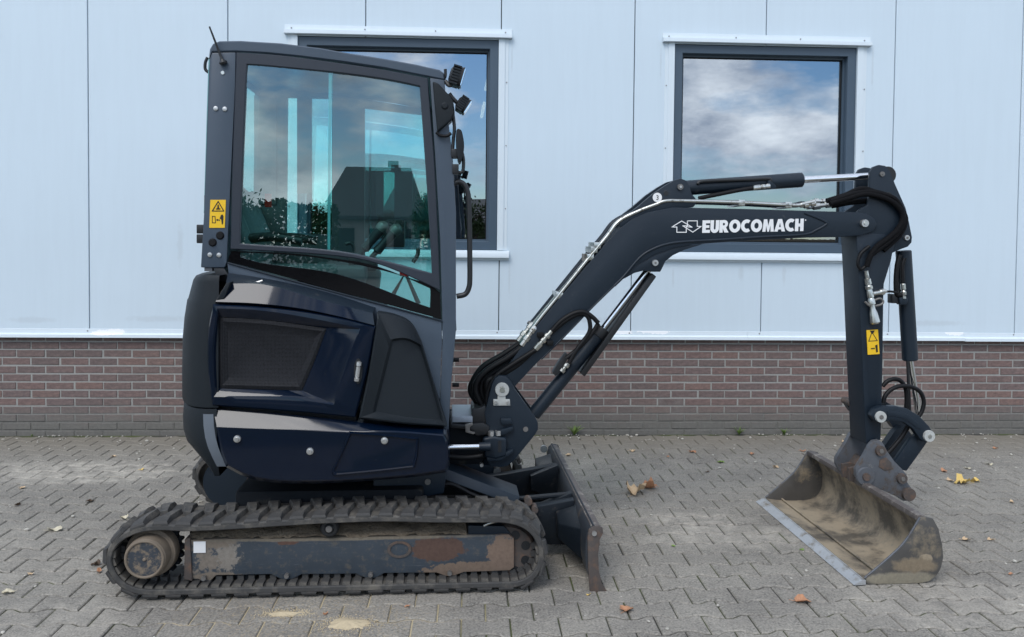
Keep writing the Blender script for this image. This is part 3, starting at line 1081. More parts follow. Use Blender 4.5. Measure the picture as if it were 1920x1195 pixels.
for (x, y) in ((383, 1083), (538, 1079), (695, 1077), (843, 1074)):
    p = E((x, y), 0.06)
    cyl('roller_bolt', (p.x, 0.046, p.z), (p.x, 0.07, p.z), 0.011, 'bolt_dull', tf, 6)
p = E((749, 1031), 0.062)
bm = bmesh.new()
rr_ = [[Vector((p.x + math.cos(k * math.pi / 12) * r * 1.15, v, p.z + math.sin(k * math.pi / 12) * r * .8)) for k in range(24)] for (r, v) in ((.048, .066), (.046, .060), (.036, .060), (.034, .066))]
bm_loft(bm, rr_, False, False)
link_mesh('rust_ring', bm, 'rusty', tf)
p = E((374, 1027), 0.06)
box('paper_tag', (p.x - .026, .0605, p.z - .024), (p.x + .026, .0640, p.z + .026), 'white', tf, 0.001)
# carrier roller
p = E((618, 989), 0.05)
cr_o = stack('carrier_roller', (p.x, 0.03, p.z), (p.x, 0.2, p.z), [(0, .012), (0.0, .018), (.03, .022), (.03, .034), (.10, .042), (1, .042)], 'black', ex, 24)
cyl('roller_cap', (p.x, 0.024, p.z), (p.x, 0.034, p.z), 0.014, 'bolt_dull', cr_o, 12)
# bottom rollers
for x in (460, 537, 616, 695, 770, 843):
    p = E((x, 1088), 0.1)
    stack('bottom_roller', (p.x, 0.085, .098), (p.x, 0.21, .098), [(0, .02), (0, .05), (.2, .05), (.25, .035), (.75, .035), (.8, .05), (1, .05)], 'dark', ex, 20)
# sprocket and drive motor
c = Vector((E((271, 1049), -0.012).x, .1, E((271, 1049), -0.012).z))
bm = bmesh.new()
NTH = 21
prof_o = []
for k in range(NTH * 4):
    a = 2 * math.pi * k / (NTH * 4)
    r = 0.128 if k % 4 in (0, 1) else 0.112
    prof_o.append((math.cos(a) * r, math.sin(a) * r))
bm_loft(bm, [[Vector((c.x + x, .105, c.z + z)) for x, z in prof_o], [Vector((c.x + x, .135, c.z + z)) for x, z in prof_o]])
spr = link_mesh('sprocket', bm, 'dark', ex, 30)
MAT['hub'] = pm('muddy_hub', (0.035, 0.042, 0.052), 0.6, var=0.3, bump=0.4, bscale=120, dirt=(0.20, 0.155, 0.11), dirt_amt=0.50, dscale=34)
MAT['hub_rim'] = pm('muddy_hub_rim', (0.17, 0.135, 0.10), 0.8, var=0.35, vscale=20, bump=0.5, bscale=100, bdist=0.003)
h = E((271, 1049), -0.012)
stack('hub_drum', (h.x, -0.012, h.z), (h.x, 0.106, h.z), [(0, .070), (0, .083), (.04, .0865), (.55, .090), (.6, .105), (.72, .108), (1, .110)], 'hub_rim', spr, 40)
stack('hub_face', (h.x, -0.0135, h.z), (h.x, -0.009, h.z), [(0, .06), (0, .0715), (1, .072)], 'hub', spr, 36)
bm = bmesh.new()
tube_bm(bm, [Vector((h.x + math.cos(k * math.pi / 18) * .0775, -.0135, h.z + math.sin(k * math.pi / 18) * .0775)) for k in range(37)], .006, 8)
link_mesh('hub_ring', bm, 'hub_rim', spr, 60)
stack('hub_plug', (h.x, -.020, h.z), (h.x, -.010, h.z), [(0, .004), (.2, .007), (1, .008)], 'hub_rim', spr, 10)
for k in range(9):
    a = 2 * math.pi * k / 9 + .2
    cyl('hub_bolt', (c.x + math.cos(a) * .097, .082, c.z + math.sin(a) * .097), (c.x + math.cos(a) * .097, .10, c.z + math.sin(a) * .097), .008, 'hub_rim', spr, 6)
# idler
c = E((952, 1038), 0.08)
idl = stack('idler', (c.x, 0.085, c.z), (c.x, 0.205, c.z), [(0, .05), (0, .118), (.12, .128), (.88, .128), (1, .118), (1, .05)], 'rusty', ex, 40)
for k in range(8):
    a = 2 * math.pi * k / 8 + .39
    cyl('idler_hole', (c.x + math.cos(a) * .088, .083, c.z + math.sin(a) * .088), (c.x + math.cos(a) * .088, .09, c.z + math.sin(a) * .088), .021, 'black', idl, 14)
tube('grease_pipe', Es([(907, 986), (918, 981), (932, 978), (945, 978)], .06), .006, 'zinc', tf)
# far side running gear seen through under the body
c2 = E((291, 1046), 0.10)
far_u, far_z = c2.x, c2.z
stack('far_motor_cover', (far_u + .02, 1.225, far_z + .0), (far_u + .02, 1.33, far_z), [(0, .06), (0, .138), (.1, .142), (1, .142)], 'slate', far_track, 40)
box('far_beam', (far_u + .22, 1.225, .14), (c.x, 1.45, .28), 'slate', far_track, 0.006)
stack('far_idler', (c.x, 1.27, c.z), (c.x, 1.47, c.z), [(0, .05), (0, .12), (1, .12)], 'rusty', far_track, 32)
cyl('far_idler_bolt', (c.x + .02, 1.22, c.z + .05), (c.x + .02, 1.28, c.z + .05), .022, 'bolt', far_track, 14)

# ------------------------------------------------------------------ lower carriage: X-frame and slew ring
cf = box('centre_frame', (-.42, .24, .20), (.44, 1.26, .40), 'dark', ex, 0.02)
stack('slew_ring', (0.0, .76, .38), (0.0, .76, .52), [(0, .40), (.5, .40), (.5, .36), (1, .36)], 'dark', ex, 48)
prism('frame_rail', [(462, 898), (469, 898), (469, 942), (462, 942)], .86, .92, 'rusty', cf, 0.003)
prism('frame_rail', [(469, 908), (535, 906), (540, 912), (530, 932), (523, 932), (530, 914), (469, 914)], .82, .86, 'rusty', cf, 0.003)
prism('front_tower', [(700, 900), (838, 880), (832, 925), (760, 940), (700, 935)], .30, .36, 'slate', cf, 0.006)
p = E((802, 903), .30)
cyl('tower_pin', (p.x, .29, p.z), (p.x, .31, p.z), .014, 'bolt_dull', cf, 12)

# ------------------------------------------------------------------ dozer blade
def blade():
    # plate profile in u-z: curved mouldboard, concave to the front (right)
    prof = [E(q, 0.0) for q in ((1117, 988), (1107, 1003), (1104, 1030), (1105, 1060), (1111, 1085), (1121, 1104), (1136, 1111))]
    prof = crom(prof, 5)
    bm = bmesh.new()
    th = 0.012
    n = len(prof)
    loop = []
    back = []
    for i in range(n):
        a, b = prof[max(0, i - 1)], prof[min(n - 1, i + 1)]
        t = (b - a).normalized()
        nn = Vector((-t.z, 0, t.x))
        if nn.x > 0: nn = -nn
        back.append(prof[i] + nn * th)
    loop = prof + back[::-1]
    for p in loop: p.z = max(p.z, 0.006)
    bm_loft(bm, [[Vector((p.x, v, p.z)) for p in loop] for v in (0.012, 1.49)])
    bl = link_mesh('dozer_blade', bm, MAT['blade'], ex, 40)
    bl['label'] = 'dozer blade at the front with scuffed rusty top edge'
    side = [(1104, 994), (1112, 988), (1122, 987), (1130, 990), (1131, 1000), (1125, 1012), (1122, 1040), (1123, 1070), (1129, 1095), (1140, 1112), (1106, 1112), (1103, 1060), (1102, 1010)]
    sp = prism('end_plate', side, 0.0, 0.014, 'rusty', bl, 0.003)
    fp = link_mesh('end_plate', sp_copy(side, 1.476, 1.49), 'slate', bl)
    p = E((1114, 1000), 0)
    cyl('end_bolt', (p.x, -0.008, p.z), (p.x, 0.004, p.z), .011, 'bolt', bl, 12)
    # top rail
    bm = bmesh.new()
    a, b = E((1109, 996), 0), E((1128, 988), 0)
    bm_box(bm, a.x, b.x - .004, 0.0145, 1.475, b.z - .030, b.z + .002)
    bmesh.ops.recalc_face_normals(bm, faces=bm.faces); bevel_all(bm, .005)
    link_mesh('top_rail', bm, MAT['blade_top'], bl)
    return bl
def sp_copy(px, v0, v1):
    pts = Es(px, 0.0)
    bm = bmesh.new()
    bm_loft(bm, [[(p.x, v0, p.z) for p in pts], [(p.x, v1, p.z) for p in pts]])
    return bm
MAT['blade'] = pm('blade_paint', (0.030, 0.036, 0.044), 0.5, var=0.3, vscale=8, dirt=(0.10, 0.085, 0.07), dirt_amt=0.3, dscale=10, bump=0.2, bscale=120)
MAT['blade_top'] = pm('scuffed_rail', (0.095, 0.082, 0.076), 0.6, var=0.3, vscale=14, dirt=(0.36, 0.33, 0.29), dirt_amt=0.34, dscale=7, bump=0.3, bscale=100)
bl = blade()
bu = E((1103, 1040), 0.0)                        # back of the mouldboard
p = E((1050, 852), 1.44)
cyl('far_bolt', (bu.x - .03, 1.455, .27), (bu.x - .03, 1.475, .27), .022, 'bolt', bl, 14)
def arm(v0, v1, name='push_arm'):
    pts = [(0.30, .12), (0.30, .225), (.72, .215), (.88, .235), (bu.x - .002, .285), (bu.x - .002, .06), (.97, .07), (.70, .12)]
    bm = bmesh.new()
    bm_loft(bm, [[(u, v, z) for u, z in pts] for v in (v0, v1)])
    bmesh.ops.recalc_face_normals(bm, faces=bm.faces); bevel_all(bm, .006)
    return link_mesh(name, bm, 'slate_dark', bl)
bu = Vector((bu.x, 0, bu.z))
arm(.40, .46); arm(1.04, 1.10)
for v0 in (.47, .98):
    bm = bmesh.new()
    bm_loft(bm, [[(bu.x - .005, v0, .10), (bu.x - .005, v0 + .05, .10), (bu.x - .005, v0 + .05, .30), (bu.x - .005, v0, .30)],
                 [(bu.x - .16, v0, .16), (bu.x - .16, v0 + .05, .16), (bu.x - .16, v0 + .05, .24), (bu.x - .16, v0, .24)]])
    bmesh.ops.recalc_face_normals(bm, faces=bm.faces); bevel_all(bm, .005)
    link_mesh('rib', bm, 'slate_dark', bl)
# wedge gussets on the back of the blade
for v0, v1 in ((.14, .38), (1.12, 1.36)):
    bm = bmesh.new()
    x = bu.x + .004
    bm_loft(bm, [[(x, v0, .08), (x, v1, .08), (x, v1, .27), (x, v0, .23)], [(x - .10, v1 - .10, .14), (x - .10, v1, .12), (x - .10, v1, .24), (x - .10, v1 - .10, .21)]])
    bmesh.ops.recalc_face_normals(bm, faces=bm.faces); bevel_all(bm, .005)
    link_mesh('gusset', bm, 'slate_dark', bl)
for z in (.215, .255):
    cyl('cross_bar', (.78, .50, z), (bu.x, .50, z + .03), .013, 'slate_dark', bl, 10)
p = E((988, 932), .44)
stack('grease_boss', (p.x, .36, p.z), (p.x, .41, p.z), [(0, .012), (0, .019), (1, .019)], 'rusty', bl, 14)
stack('grease_boss', (p.x + .03, .34, p.z - .035), (p.x + .03, .41, p.z - .035), [(0, .010), (0, .016), (1, .016)], 'rusty', bl, 14)
# blade cylinder guard: folded plate running down to the blade pivot
a0, a1 = E((836, 876), .42), E((974, 928), .42)
d = (a1 - a0).normalized(); nrm = Vector((-d.z, 0, d.x))
bm = bmesh.new()
w0, w1 = .42, .60
sec = []
for p in (a0, a1):
    sec.append([p + nrm * 0 + Vector((0, w0 - .42 - .05, 0)) - nrm * .045, p + Vector((0, -.03, 0)), p + Vector((0, .16, 0)), p + Vector((0, .18, 0)) - nrm * .045])
sec[1] = [q - d * .0 for q in sec[1]]
bm_loft(bm, sec)
bmesh.ops.recalc_face_normals(bm, faces=bm.faces); bevel_all(bm, .006)
link_mesh('cylinder_guard', bm, MAT['slate'], ex)
tube('blade_hose', Es([(800, 922), (840, 908), (868, 918), (880, 925), (905, 935)], .36), .010, 'hose', ex)

# ------------------------------------------------------------------ upper body
VS = 0.055                                     # side face of the body
def tail_pt(t, off=0.0):
    """plan of the rounded tail; t = 0 near side seam, 1 far side, outside 0..1 it runs straight along the flanks"""
    k = off * (1.0 if off > 0 else 0.18)
    if t < 0:
        return -0.475 - t, VS + .012 - k
    if t > 1:
        return -0.475 + (t - 1), 1.52 - VS - .012 + k
    a = t * math.pi
    u = -0.475 - max(0.02, 0.252 + off) * math.sin(a) ** 0.86
    v = 0.76 - (0.76 - VS - .012 + k) * math.cos(a)
    return u, v
def tail_loft(name, levels, mat, t0=-0.14, t1=1.14, n=64, parent=ex, out=0.0):
    """levels: (z, inset)"""
    bm = bmesh.new()
    rows_ = []
    for lv_ in levels:
        z, ins = lv_[0], lv_[1]
        ts = lv_[2] if len(lv_) > 2 else 0.0
        row = []
        for k in range(n + 1):
            t = t0 + (t1 - t0) * k / n + ts
            u, v = tail_pt(t, -ins + out)
            row.append(bm.verts.new((u, v, z)))
        rows_.append(row)
    for a, b in zip(rows_, rows_[1:]):
        for i in range(n):
            bm.faces.new((a[i], a[i + 1], b[i + 1], b[i]))
    if t0 < 0 and t1 > 1:
        bm.faces.new(rows_[-1]); bm.faces.new(rows_[0][::-1])
    return link_mesh(name, bm, mat, parent, 32)
def zt(y, v=.16): return E((360, y), v).z
tail_up = tail_loft('tail_cover', [(zt(757), .004), (zt(752), .0), (zt(700), .0), (zt(640), .004), (zt(600), .014), (zt(566), .030), (zt(563), .036), (zt(527), .066), (zt(519), .082), (zt(515), .11)], 'plastic', -0.03, 1.03)
tail_lo = tail_loft('counterweight', [(zt(888), .27), (zt(885), .245), (zt(873), .175), (zt(850), .085), (zt(830), .022), (zt(812), .006), (zt(790), .004), (zt(765), .010), (zt(760), .018)], 'plastic', -0.022, 1.022)
tail_loft('sky_sheen_strip', [(zt(868), .150, -.050), (zt(850), .082, -.034), (zt(830), .020, -.020), (zt(812), .004, -.010), (zt(790), .002, -.003), (zt(769), .006, 0)], 'plastic_sheen', -0.008, 0.034, 10, tail_lo, 0.004)  # added strip: the tail facet's sky reflection painted as lighter grey
prism('tail_lamp', [(352, 803), (357, 803), (358, 826), (352, 826)], .34, .44, 'black', tail_lo, .004)
# solid body behind the covers
body = prism('body_core', [(404, 575), (436, 541), (690, 594), (668, 792), (404, 765)], .125, 1.36, 'black', ex, .01)
def scale_in(loop, f, dv=0.0):
    c_ = sum((p for p in loop), Vector()) / len(loop)
    return [Vector((c_.x + (p.x - c_.x) * f, p.y + dv, c_.z + (p.z - c_.z) * (1 - (1 - f) * 1.7))) for p in loop]
# lower side skirt
top_ = [(400, 767), (547, 778), (700, 795), (832, 809)]
right_ = [(832, 809), (842, 830), (843, 870), (836, 886)]
bot_ = [(836, 886), (763, 896), (624, 906), (528, 906), (469, 898), (424, 876)]
left_ = [(424, 876), (410, 840), (403, 800), (400, 767)]
top2 = [(406, 798), (480, 801), (560, 804), (640, 808), (740, 808), (832, 815)]
right2 = [(832, 815), (839, 832), (840, 868), (834, 882)]
bot2 = [(834, 882), (763, 892), (624, 902), (528, 902), (469, 893), (428, 873)]
left2 = [(428, 873), (415, 840), (408, 810), (406, 798)]
L1 = sideloop((top_, right_, bot_, left_), 14, .085)
L2 = sideloop((top2, right2, bot2, left2), 14, VS - .005)
L0 = [Vector((p.x, 1.40, p.z)) for p in L1]
L3 = shrink(L2, .006, -.003)
bm = bmesh.new()
bm_loft(bm, [L0, L1, L2, L3])
skirt = link_mesh('side_skirt', bm, 'navy', ex, 24)
skirt['label'] = 'glossy navy lower side skirt'
# service hatch in the skirt
h1 = sideloop(([(655, 809), (720, 814), (785, 821)], [(785, 821), (784, 850), (778, 876)], [(778, 876), (700, 885), (626, 892)], [(626, 892), (622, 886), (640, 845), (655, 809)]), 10, VS - .006)
bm = bmesh.new()
bm_loft(bm, [scale_in(h1, 1.0, .01), scale_in(h1, 1.0, -.004), scale_in(h1, .975, -.013), scale_in(h1, .955, -.013), scale_in(h1, .93, -.004), scale_in(h1, .90, -.0035)], cap0=False)
link_mesh('service_hatch', bm, 'navy', skirt, 30)
for (x, y) in ((445, 823), (581.5, 846), (721, 826)):
    p = E((x, y), VS - .01)
    bo = stack('cover_bolt', (p.x, VS - .026, p.z), (p.x, VS - .006, p.z), [(0, .005), (0, .0085), (.35, .0095), (.4, .015), (1, .016)], 'bolt', skirt, 16)

# engine side door
o_top = [(399, 571), (480, 575), (557, 583), (640, 597), (704, 613)]
o_right = [(704, 613), (689, 693), (666, 783)]
o_bot = [(666, 783), (547, 772), (398, 761)]
o_left = [(398, 761), (389, 693), (390, 620), (399, 571)]
r_top = [(408, 580), (489, 584), (580, 598), (674, 617)]
r_right = [(674, 617), (648, 690), (625, 758)]
r_bot = [(625, 758), (590, 752), (553, 744), (402, 743)]
r_left = [(402, 743), (399, 660), (408, 580)]
g_top = [(411, 595), (500, 601), (612, 616)]
g_right = [(612, 616), (590, 675), (566, 732)]
g_bot = [(566, 732), (490, 730), (412, 728)]
g_left = [(412, 728), (410, 660), (411, 595)]
O = sideloop((o_top, o_right, o_bot, o_left), 12, VS)
Rr = sideloop((r_top, r_right, r_bot, r_left), 12, VS - .002)
Gg = sideloop((g_top, g_right, g_bot, g_left), 12, VS + .024)
bm = bmesh.new()
bm_loft(bm, [shrink(O, 0, .075), shrink(O, 0, .006), shrink(O, .006, 0), shrink(Rr, -.004, 0), shrink(Rr, .003, .003), shrink(Gg, -.002, 0)], cap0=False, cap1=False)
door = link_mesh('engine_door', bm, 'navy', ex, 26)
door['label'] = 'glossy navy engine door with mesh grille'
def grille_mat():
    m, nt, b = new_mat('perforated_mesh')
    vec = obj_coord(nt)
    v = nt.nodes.new('ShaderNodeTexVoronoi'); v.inputs['Scale'].default_value = 170; v.inputs['Randomness'].default_value = 0.12
    mp = nt.nodes.new('ShaderNodeMapping'); mp.inputs['Scale'].default_value = (1, 0.02, 1)
    nt.links.new(vec, mp.inputs['Vector']); nt.links.new(mp.outputs[0], v.inputs['Vector'])
    f = ramp(nt, v.outputs['Distance'], 0.30, K1, 0.42, G1)
    c = mixc(nt, f, (0.002, 0.002, 0.002), (0.022, 0.023, 0.027))
    nt.links.new(c, b.inputs['Base Color']); b.inputs['Roughness'].default_value = 0.6; b.inputs['Specular IOR Level'].default_value = 0.15
    bump_n(nt, b, f, 0.8, 0.002)
    return m
MAT['mesh'] = grille_mat()
bm = bmesh.new()
bm_loft(bm, [scale_in(Gg, 1.01, .012), scale_in(Gg, 1.0, .001), scale_in(Gg, .94, -.004), scale_in(Gg, .82, .012)], cap0=False)
link_mesh('grille', bm, 'mesh', door, 30)
p = E((671.5, 696), VS)
stack('door_latch', (p.x - .006, VS - .012, p.z - .044), (p.x + .006, VS - .012, p.z + .044), [(0, .004), (0.02, .011), (.16, .012), (.2, .007), (.24, .010), (.72, .010), (.76, .006), (.8, .012), (.97, .011), (1, .004)], 'bolt', door, 14)
bm = bmesh.new()
lp_ = [Vector((p.x + math.cos(a) * .018, 0, p.z + math.sin(a) * .056)) for a in [k * math.pi / 12 for k in range(24)]]
bm_loft(bm, [[Vector((q.x, VS - .0035, q.z)) for q in lp_], [Vector((q.x, VS + .004, q.z)) for q in lp_]])
link_mesh('latch_recess', bm, 'black', door)

# hood top: glossy band and shelf up to the cab
A_ = [(404, 566, VS + .002), (480, 569, VS), (557, 577.5, VS), (630, 592, VS), (702, 610, VS)]
B_ = [(424, 532, .098), (489, 533, .098), (545, 546, .099), (588, 560, .10), (640, 573, .105), (699, 588, .115)]
D_ = [(428, 512, .19), (489, 521, .19), (560, 535, .195), (640, 556, .20), (705, 576, .21)]
def grid_strip(name, paths, n, mat, parent, smooth=30):
    bm = bmesh.new()
    rws = [[bm.verts.new(q) for q in resample(crom([E(p) for p in P], 6), n)] for P in paths]
    for a, b in zip(rws, rws[1:]):
        for i in range(n):
            bm.faces.new((a[i], a[i + 1], b[i + 1], b[i]))
    return link_mesh(name, bm, mat, parent, smooth)
A0 = [(x, y + 4, .075) for x, y, v in A_]
B1 = [(x, y - 3, v + .012) for x, y, v in B_]
D2 = [(x, y + 14, .24) for x, y, v in D_]
hood = grid_strip('engine_hood', [A0, A_, B_], 40, 'navy', ex, 24)
grid_strip('hood_shelf', [B_, B1, D_, D2], 40, 'slate', hood, 24)
p = E((485, 534), .13)
tube('hood_catch', [(p.x - .03, .12, p.z + .006), (p.x - .005, .12, p.z + .010), (p.x + .02, .12, p.z + .018)], .006, 'bolt', hood)
prism('hood_end_cap', [(407, 563), (404, 566), (424, 532), (432, 529), (420, 560)], .06, .2, 'plastic', hood, .003)

# plastic corner cover between door and cab
c_top = [(707, 586, .10), (740, 592, .12), (770, 606, .15), (790, 640, .18)]
c_right = [(790, 640, .18), (812, 715, .165), (838, 800, .12)]
c_bot = [(838, 800, .12), (760, 795, VS), (673, 784, VS)]
c_left = [(673, 784, VS), (691, 700, VS), (706, 606, VS + .01), (707, 586, .10)]
i_top = [(737, 640, .078), (762, 639, .10), (786, 650, .15)]
i_right = [(786, 650, .15), (806, 715, .14), (826, 788, .11)]
i_bot = [(826, 788, .11), (760, 783, .075), (704, 772, .07)]
i_left = [(704, 772, .07), (722, 700, .072), (737, 640, .078)]
CO = sideloop((c_top, c_right, c_bot, c_left), 12, .08)
CI = sideloop((i_top, i_right, i_bot, i_left), 12, .08)
bm = bmesh.new()
bm_loft(bm, [shrink(CO, 0, .12), CO, shrink(CO, .008, -.007), shrink(CI, -.012, -.004), shrink(CI, 0, .012)], cap0=False)
link_mesh('corner_cover', bm, 'plastic', ex, 30)

# ------------------------------------------------------------------ cab
VC, VD = 0.20, 1.20
cab = prism('cab', [(426, 493), (520, 519), (640, 551), (760, 583), (828, 602), (829, 640), (822, 806), (690, 800), (640, 600), (470, 545), (428, 512)], VC, VC + .05, 'slate_cab', ex, .004)
cab['label'] = 'operator cab with tinted glass'
roof_px = [(391, 110), (393, 92), (399, 82), (411, 77), (450, 76.5), (526, 81), (600, 90), (650, 99), (720, 110), (780, 121), (824, 131), (832, 137), (833, 150), (806, 145), (720, 128), (640, 116), (560, 106), (500, 100), (442, 97), (398, 98)]
pts = Es(roof_px, VC)
bm = bmesh.new()
lps = []
for (v, ins) in ((VC, .006), (VC + .006, 0), (VD - .006, 0), (VD, .006)):
    l = shrink([Vector((p.x, v, p.z)) for p in pts], ins)
    lps.append(l)
bm_loft(bm, lps)
roof = link_mesh('roof', bm, 'slate_cab', cab, 40)
prism('rear_pillar', [(397, 99), (442, 98), (441, 160), (433, 330), (425, 492), (421, 502), (376, 502), (382, 400), (391, 132), (393, 110)], VC - .002, VC + .06, 'slate_cab', cab, .006)
prism('front_pillar', [(806, 146), (833, 150), (838, 200), (849, 300), (855, 400), (855, 620), (846, 720), (841, 806), (823, 806), (829.5, 640), (829, 602), (825, 450), (816, 300)], VC - .002, VC + .07, 'slate_cab', cab, .006)
prism('pillar_foot', [(400, 503), (420, 503), (431, 520), (431, 530), (408, 527)], VC + .004, VC + .08, 'black', cab, .003)
# near window frame ring (black)
w_top = [(442, 97.5), (526, 103), (640, 118), (720, 130), (803, 146)]
w_right = [(803, 146), (815, 300), (824, 450), (828, 600)]
w_bot = [(828, 600), (640, 549), (426, 491)]
w_left = [(426, 491), (433, 330), (442, 97.5)]
q_top = [(464, 122), (540, 129), (640, 139), (720, 150), (786, 163)]
q_right = [(786, 163), (796, 300), (804, 420), (809, 512)]
q_bot = [(809, 512), (712, 486), (619, 468), (451, 456)]
q_left = [(451, 456), (457, 290), (464, 122)]
x_top = [(433, 470), (540, 474), (619, 481), (712, 499), (826, 548)]   # lower light
WO = sideloop((w_top, w_right, w_bot, w_left), 14, VC - .004)
u_bot = [(826, 546), (712, 497), (619, 480), (431, 468)]
u_left = [(431, 468), (434, 330), (442, 97.5)]
u_right = [(803, 146), (815, 300), (822, 450), (826, 546)]
UO = sideloop((w_top, u_right, u_bot, u_left), 14, VC - .008)
UI = sideloop((q_top, q_right, q_bot, q_left), 14, VC - .008)
bm = bmesh.new()
bm_loft(bm, [shrink(UO, .002, .03), shrink(UO, .002, .004), shrink(UO, .006, 0), shrink(UI, -.008, 0), shrink(UI, -.004, .003), shrink(UI, -.001, .02)], cap0=False, cap1=False)
wf = link_mesh('window_frame', bm, 'frame_black', cab, 30)
def pane(name, loop, v, th=.005, mat='cab_glass', parent=cab):
    bm = bmesh.new()
    bm_loft(bm, [[Vector((p.x, v, p.z)) for p in loop]], False, True)
    bmesh.ops.recalc_face_normals(bm, faces=bm.faces)
    return link_mesh(name, bm, mat, parent, 0)
# two sliding panes meeting at x ~ 618
def split_px(sides, v): return sideloop(sides, 10, v)
pane('rear_sliding_pane', sideloop(([(462, 120), (540, 127), (624, 136)], [(624, 136), (622, 300), (621, 470)], [(621, 470), (540, 462), (449, 457)], [(449, 457), (456, 290), (462, 120)]), 10, VC + .004), VC + .004)
pane('front_sliding_pane', sideloop(([(616, 135), (700, 146), (788, 162)], [(788, 162), (798, 300), (811, 514)], [(811, 514), (712, 488), (613, 469)], [(613, 469), (614, 300), (616, 135)]), 10, VC + .010), VC + .010)
prism('pane_edge', [(616, 135), (622, 136), (619.5, 300), (618.5, 469), (613, 468), (614, 300)], VC + .0045, VC + .0095, 'pane_edge', cab, 0) if False else None
MAT['pane_edge'] = pm('green_glass_edge', (0.16, 0.36, 0.38), 0.2, var=0.1)
prism('pane_edge', [(617, 135.5), (622, 136), (620, 300), (619, 469), (614, 468), (615, 300)], VC + .0048, VC + .009, 'pane_edge', cab, 0)
# lower light with black border
l_top = [(433, 470), (540, 474), (619, 483), (712, 500), (826, 549)]
l_right = [(826, 549), (827, 575), (828, 600)]
l_bot = [(828, 600), (640, 549), (426, 491)]
l_left = [(426, 491), (429, 480), (433, 470)]
m_top = [(450, 474), (540, 478), (619, 487), (712, 506), (806, 533)]
m_right = [(806, 533), (807, 552), (806, 577)]
m_bot = [(806, 577), (790, 572), (640, 516), (500, 495), (452, 483)]
m_left = [(452, 483), (450, 479), (450, 474)]
LO = sideloop((l_top, l_right, l_bot, l_left), 12, VC - .003)
LI = sideloop((m_top, m_right, m_bot, m_left), 12, VC - .003)
bm = bmesh.new()
bm_loft(bm, [shrink(LO, 0.002, .006), shrink(LO, 0.002, 0), LI, shrink(LI, 0, .006)], cap0=False, cap1=False)
link_mesh('glass_border', bm, 'frit', cab, 20)
pane('lower_pane', shrink(LI, -.004), VC + .001)
tube('glass_trim', Es([(427, 493), (520, 519), (640, 551), (760, 583), (829, 602)], VC - .006), .004, 'slate', cab, 8)
# far side of the cab with door openings
def quad_prism(bm, x0, x1, y0, y1, v0, v1, px=None):
    pts = Es(px or [(x0, y0), (x1, y0), (x1, y1), (x0, y1)], v0)
    bm_loft(bm, [[(p.x, v0, p.z) for p in pts], [(p.x, v1, p.z) for p in pts]])
bm = bmesh.new()
fv0, fv1 = VD - .05, VD - .005
for px in ([(478, 166), (538, 166), (534, 620), (472, 620)],
           [(538, 166), (622, 176), (622, 184), (538, 182)],
           [(622, 176), (683, 186), (683, 620), (622, 620)],
           [(534, 440), (622, 440), (622, 620), (534, 620)],
           [(683, 186), (806, 206), (806, 216), (683, 202)],
           [(806, 206), (838, 212), (856, 620), (812, 620)],
           [(683, 560), (811, 600), (811, 620), (683, 620)],
           [(557, 183.5), (583, 183.8), (583, 362), (557, 362)]):
    quad_prism(bm, 0, 0, 0, 0, fv0, fv1, px)
far_side = link_mesh('far_door_frame', bm, 'cabin', cab, 0)
for sides in (([(536, 181), (624, 183)], [(624, 183), (624, 442)], [(624, 442), (532, 442)], [(532, 442), (536, 181)]),
              ([(681, 201), (808, 215)], [(808, 215), (813, 602)], [(813, 602), (681, 562)], [(681, 562), (681, 201)])):
    pane('far_pane', sideloop(sides, 3, VD - .02), VD - .02)
# floor, rear panel, front screen
f0 = E((428, 512), VC); f1 = E((850, 620), VC)
zb_ = E((830, 790), VC).z
box('cab_floor', (f0.x + .02, VC + .06, zb_), (f1.x - .03, VD - .06, zb_ + .05), 'cabin', cab, .004)
rp0, rp1 = E((384, 400), VC), E((394, 110), VC)
bm = bmesh.new()
bm_loft(bm, [[(rp0.x - .004, VC + .005, rp0.z - .26), (rp0.x + .03, VC + .005, rp0.z - .26), (rp0.x + .03, VD - .005, rp0.z - .26), (rp0.x - .004, VD - .005, rp0.z - .26)],
             [(rp0.x - .004, VC + .005, rp0.z + .08), (rp0.x + .03, VC + .005, rp0.z + .08), (rp0.x + .03, VD - .005, rp0.z + .08), (rp0.x - .004, VD - .005, rp0.z + .08)]])
link_mesh('rear_panel', bm, 'cabin', cab, 0)
bm = bmesh.new()
for x_ in (0,):
    bm_loft(bm, [[Vector((rp0.x + .004, VC + .06, rp0.z + .085)), Vector((rp0.x + .004, VD - .06, rp0.z + .085)), Vector((rp1.x + .004, VD - .06, rp1.z)), Vector((rp1.x + .004, VC + .06, rp1.z))]], False, True)
link_mesh('rear_pane', bm, 'cab_glass', cab, 0)
box('rear_far_post', (rp0.x, VD - .058, rp0.z + .081), (rp1.x + .10, VD - .006, rp1.z + .0), 'cabin', cab, .004)
fs = [E(q, VC) for q in ((828, 150), (850, 400), (851, 700))]
bm = bmesh.new()
bm_loft(bm, [[Vector((p.x - .006, VC + .07, p.z)) for p in fs], [Vector((p.x - .006, VD - .06, p.z)) for p in fs]], False, False, closed=False)
link_mesh('windscreen', bm, 'cab_glass', cab, 0)
bm = bmesh.new()
bm_loft(bm, [[Vector((p.x - .05 * (i == 1), v, p.z)) for i, p in enumerate(fs)] + [Vector((p.x + .004, v, p.z)) for p in reversed(fs)] for v in (VD - .06, VD - .005)])
link_mesh('far_front_post', bm, 'slate_cab', cab, 30)
box('rear_bulkhead', (f0.x + .02, VC + .056, zb_ + .02), (f0.x + .14, VD - .056, f0.z - .02), 'cabin', cab, .01)
